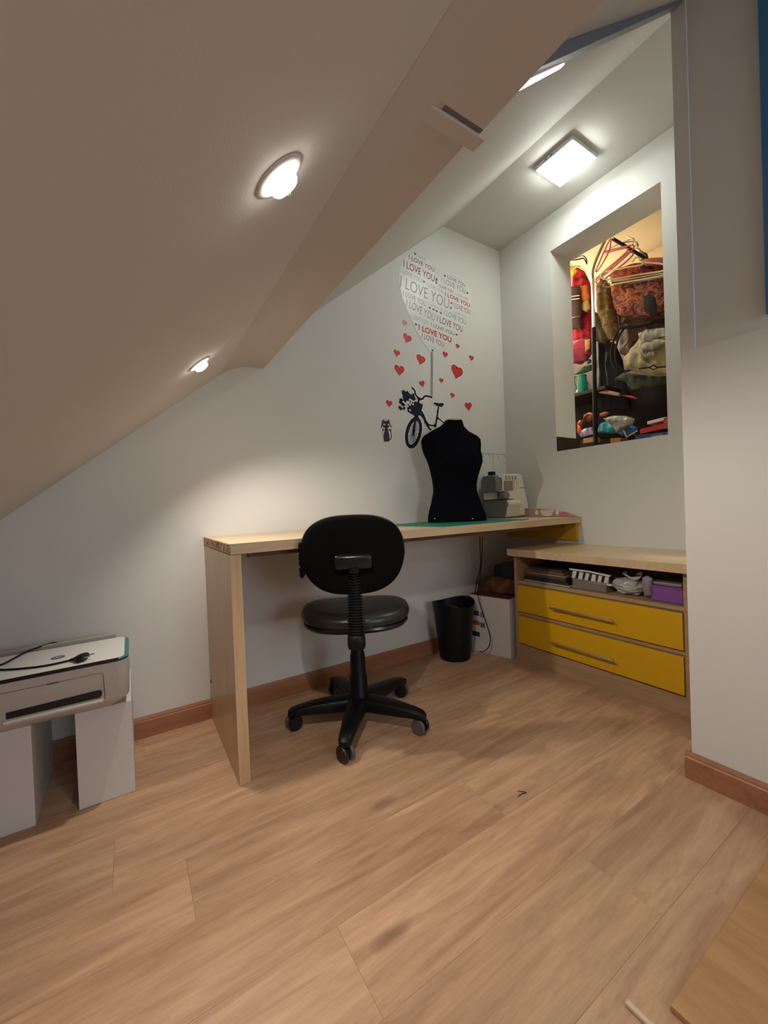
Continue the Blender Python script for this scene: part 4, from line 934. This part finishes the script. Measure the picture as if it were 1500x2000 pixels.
soft('brown_bag', 'large brown leather bag with hanging loops in the middle', 'bag', [(1206, 612), (1250, 622), (1304, 606), (1306, 646), (1262, 664), (1240, 705), (1210, 690)], 2.47, .10, patterned('brown_leather', [srgb(35, 22, 14), srgb(80, 55, 32), srgb(100, 74, 46)], 9), .012, 12, 4)
STRAP = mat('dark_strap', (.012, .008, .007), .55, spec=.2)
for k, du in enumerate((0, 8)):
    bm = NB(); tube(bm, smoothpath([T3(1212+du, 640, 2.29), T3(1202+du, 656, 2.28), T3(1194+du, 684, 2.27), T3(1196+du, 708, 2.27), T3(1208+du, 724, 2.28), T3(1222+du, 724, 2.29)], 6), .006, 8)
    tag(obj('strap_loop', bm, STRAP, smooth=True), ('outer' if k == 0 else 'inner')+' dark strap loop hanging from the brown bag', 'strap')
bm = NB(); tube(bm, [T3(1212, 640, 2.27), T3(1250, 636, 2.27), T3(1304, 622, 2.27)], .011, 8); tag(obj('belt', bm, STRAP), 'wide dark belt running across above the cream blouse', 'belt')
bm = NB(); tube(bm, smoothpath([T3(1206, 615, 2.22), T3(1230, 620, 2.22), T3(1262, 622, 2.22), T3(1300, 606, 2.22)], 5), .003, 6); tag(obj('thin_strap', bm, STRAP), 'thin dark strap curving under the patterned blouse', 'strap')
soft('black_tie', 'dark brown pouch hanging across the patterned blouse', 'pouch', [(1256, 580), (1268, 574), (1280, 580), (1284, 612), (1270, 616), (1258, 608)], 2.20, .03, cl('dark_pouch', (.012, .005, .004)), .004, 20, 6)
CR = patterned('cream_satin', [srgb(120, 105, 72), srgb(176, 160, 118), srgb(190, 178, 142)], 6, .5)
soft('cream_blouse', 'cream ruffled blouse at the right of the wardrobe', 'blouse', [(1218, 700), (1240, 678), (1255, 650), (1306, 640), (1310, 733), (1270, 731), (1222, 722)], 2.30, .12, CR, .022, 18, 7, vert=False)
for i, pts in enumerate(([(1246, 652), (1264, 644), (1300, 640), (1302, 655), (1270, 668), (1252, 672)], [(1250, 672), (1272, 672), (1296, 660), (1304, 668), (1276, 684), (1254, 684)], [(1252, 690), (1270, 688), (1288, 684), (1280, 696), (1260, 698)])):
    soft('ruffle', 'pale grey ruffle %s on the cream blouse' % ('at the top', 'in the middle', 'lowest')[i], 'ruffle', pts, 2.215+.01*i, .05, patterned('pale_satin_%d' % i, [srgb(110, 104, 88), srgb(165, 158, 138), srgb(190, 182, 160)], 8, .4), .016, 34, 4+i, rows=12)
bm = NB(); tube(bm, [T3(1248, 720, 2.2), T3(1270, 717, 2.2), T3(1276, 713, 2.2), T3(1284, 717, 2.2), T3(1300, 716, 2.2), T3(1308, 708, 2.2)], .0045, 8); tube(bm, [T3(1268, 718, 2.2), T3(1276, 722, 2.2), T3(1286, 718, 2.2)], .003, 8)
tag(obj('hem_tie', bm, STRAP), 'dark cord with a small loop across the hem of the cream blouse', 'cord')
soft('green_grey_garment', 'grey-green garment hem below the cream blouse', 'clothes', [(1200, 742), (1222, 728), (1270, 733), (1310, 735), (1310, 748), (1270, 758), (1235, 762), (1222, 746)], 2.38, .10, patterned('grey_green', [srgb(40, 42, 30), srgb(80, 84, 62), srgb(60, 64, 48)], 12), .012, 20, 3)
soft('dark_back_clothes', 'dark clothes mass behind everything low in the wardrobe', 'clothes', [(1180, 740), (1310, 745), (1314, 850), (1120, 860), (1120, 800), (1160, 770)], 2.62, .10, cl('near_black', (.012, .007, .006)), .012, 10, 8)
bm = NB(); box(bm, 2.78, 2.80, -1.75, .6, 1.0, 2.28); tag(obj('wardrobe_back_board', bm, DARKW), 'dark board at the back of the wardrobe behind the clothes', 'board')
# shelves and small things
bm = NB(); box(bm, X2+.005, 2.7, -1.4, .3, 1.09, 1.126); tag(obj('wardrobe_shelf', bm, DARKW), 'dark brown shelf level with the sill of the opening', 'shelf')
q = T3(1140, 772, 2.4)
bm = NB(); box(bm, 2.30, 2.75, -.42, .2, q.z-.02, q.z); tag(obj('upper_shelf', bm, DARKW), 'short dark shelf at the left carrying the teal jug', 'shelf')
GR = mat('green_glass', (.0, .20, .14), .15, trans=.2)
pj = T3(1138, 770, 2.33)
t = thing('teal_jug', 'teal plastic jug standing at the left of the wardrobe', 'jug', pj)
bm = NB(); hj = (T3(1138, 733, 2.33)-pj).length
lathe(bm, [(.024, 0), (.030, hj*.15), (.032, hj*.6), (.026, hj*.9), (.028, hj)], pj, 20); obj('body', bm, GR, t, True)
bm = NB(); tube(bm, smoothpath([T3(1134, 736, 2.32), T3(1124, 734, 2.32), T3(1121, 744, 2.32), T3(1126, 760, 2.32)], 4), .006, 8); obj('handle', bm, GR, t, True)
bm = NB(); blob(bm, T3(1150, 706, 2.3), .016, (1, 1, 1), .03, 1, 3); tag(obj('glass_ball', bm, GR, smooth=True), 'shiny green glass ball left of the rack post', 'ball')
soft('green_cloth', 'dark green cloth edge under the glass ball', 'cloth', [(1122, 732), (1140, 716), (1158, 712), (1158, 722), (1136, 730)], 2.37, .04, cl('dark_green', (.03, .07, .04)), .004, 20, 3)
soft('white_paper_cone', 'pale paper cone behind the teal jug', 'paper', [(1124, 768), (1132, 748), (1150, 745), (1158, 765)], 2.39, .03, cl('pale_paper', (.4, .38, .28)), .003, 20, 3)
soft('pale_slipper', 'pale slipper lying on the dark clothes right of the post', 'shoe', [(1168, 763), (1185, 761), (1212, 768), (1210, 774), (1190, 771), (1168, 767)], 2.36, .04, patterned('slipper_print', [srgb(90, 60, 50), srgb(200, 150, 120), srgb(150, 130, 110)], 30), .004, 20, 3, rows=8)
soft('red_slipper_tip', 'red tip of a slipper right of the pale slipper', 'shoe', [(1214, 772), (1232, 772), (1246, 778), (1242, 780), (1228, 777)], 2.36, .03, cl('red_tip', (.5, .04, .06)), .002, 10, 3, rows=8)
t = thing('plush_toy', 'small orange plush toy with dark hair on the wardrobe shelf', 'toy', T3(1146, 832, 2.3))
bm = NB(); blob(bm, T3(1150, 815, 2.27), .030, (1, 1.05, .95), .12, 2); obj('head', bm, cl('orange_plush', (.42, .12, .03)), t, True)
bm = NB(); blob(bm, T3(1136, 826, 2.28), .024, (1, 1.1, .8), .15, 5); obj('body', bm, cl('orange_plush_b', (.38, .10, .03)), t, True)
bm = NB()
for k in range(5): tube(bm, smoothpath([T3(1140+k*2.5, 806+k*.5, 2.24), T3(1136+k*2.2, 816, 2.235), T3(1134+k*2.6, 830, 2.245)], 4), .0024, 6)
obj('hair', bm, BLKPL, t, True)
bm = NB(); blob(bm, T3(1180, 809, 2.30), .018, (1, 1.6, .8), .1, 8); obj('ear', bm, cl('orange_plush_c', (.42, .14, .06)), t, True)
bm = NB(); blob(bm, T3(1148, 811, 2.238), .0035, (1, 1, 1), 0, 8, 2); obj('eye', bm, BLKPL, t, True)
soft('turquoise_bag', 'turquoise plastic bag on the shelf right of the rack post', 'bag', [(1166, 845), (1172, 828), (1188, 822), (1204, 834), (1202, 847)], 2.30, .05, mat('turquoise_plastic', (.03, .36, .42), .35, var=.3), .012, 20, 4, vert=False)
soft('clear_bag', 'crumpled greyish clear plastic bag on the shelf', 'bag', [(1178, 818), (1200, 812), (1222, 812), (1240, 818), (1236, 828), (1220, 836), (1206, 846), (1196, 832)], 2.23, .06, mat('grey_clear_plastic', (.30, .30, .24), .3, var=.3), .016, 30, 5, vert=False)
soft('blue_bag', 'blue plastic bag right of the crumpled clear one', 'bag', [(1208, 846), (1216, 832), (1232, 828), (1246, 836), (1240, 850), (1214, 852)], 2.30, .05, mat('blue_plastic', (.03, .14, .42), .35, var=.3), .010, 20, 6, vert=False)
soft('purple_white_cloth', 'purple and white patterned cloth left of the rack post', 'cloth', [(1130, 848), (1140, 838), (1156, 834), (1160, 848), (1136, 854)], 2.23, .04, patterned('purple_white', [srgb(60, 40, 80), srgb(180, 170, 200), srgb(90, 80, 110)], 40), .006, 30, 2)
soft('red_orange_toy', 'red-orange object at the lower left edge of the wardrobe', 'toy', [(1128, 846), (1128, 830), (1134, 834), (1137, 846)], 2.22, .02, cl('bright_orange', (.6, .09, .02)), .002, 30, 2)
def xb(u0, v0, u1, v1, x0, x1, m_, name, label, cat, sk=0):
    P = [T3(u0, v1, x0), T3(u1, v1-sk, x0), T3(u1, v0-sk, x0), T3(u0, v0, x0)]
    bm = NB(); prism(bm, P, (x1-x0, 0, 0)); tag(obj(name, bm, m_, bev=.001), label, cat)
xb(1250, 838, 1302, 848, 2.20, 2.35, mat('red_card', (.45, .02, .02), .5), 'red_tray', 'flat red tray on the right of the wardrobe shelf', 'tray', 12)
xb(1264, 823, 1300, 829, 2.24, 2.36, CARDW, 'white_booklet', 'white booklet lying above the red tray', 'booklet', 9)
xb(1296, 816, 1309, 838, 2.19, 2.2, mat('red_frame', (.4, .04, .03), .5), 'red_folder', 'upright dark red folder at the right edge of the wardrobe', 'folder', 1)
xb(1240, 850, 1312, 868, 2.17, 2.32, mat('navy_box_card', (.02, .05, .13), .5), 'blue_carton', 'dark blue carton at the lower right of the wardrobe shelf', 'box', 8)
xb(1272, 850, 1294, 856, 2.165, 2.169, mat('pale_blue_label', (.12, .20, .28), .5), 'pale_label', 'pale blue label on the dark blue carton', 'label', 3)
xb(1139, 857, 1158, 866, 2.17, 2.25, mat('tan_card', (.42, .24, .08), .6), 'tan_packet', 'small tan packet at the lower left of the shelf', 'packet', 3)
xb(1192, 856, 1212, 868, 2.17, 2.25, mat('orange_card', (.36, .14, .03), .6), 'orange_packet', 'small orange-brown packet in the middle of the shelf edge', 'packet', 1)
for P3, lab in (((1218, 841, 1224, 854), 'left'), ((1224, 854, 1245, 841), 'right')):
    u0, v0, u1, v1 = P3
    bm = NB(); tube(bm, [T3(u0, v0, 2.165), T3(u1, v1, 2.165)], .004, 6); tag(obj('pale_stick', bm, cl('stick_'+lab, (.42, .36, .22))), '%s pale stick of the pair forming a V on the shelf' % lab, 'stick')
# a bit of black thread on the floor
bm = NB(); z_ = .0012
tube(bm, smoothpath([at(1011, 1545, 2, z_), at(1020, 1546, 2, z_), at(1028, 1548, 2, z_), at(1018, 1551, 2, z_), at(1012, 1556, 2, z_)], 4), .0009, 6)
tag(obj('thread_scrap', bm, BLKPL), 'tiny curled black thread scrap on the bare floor', 'thread')
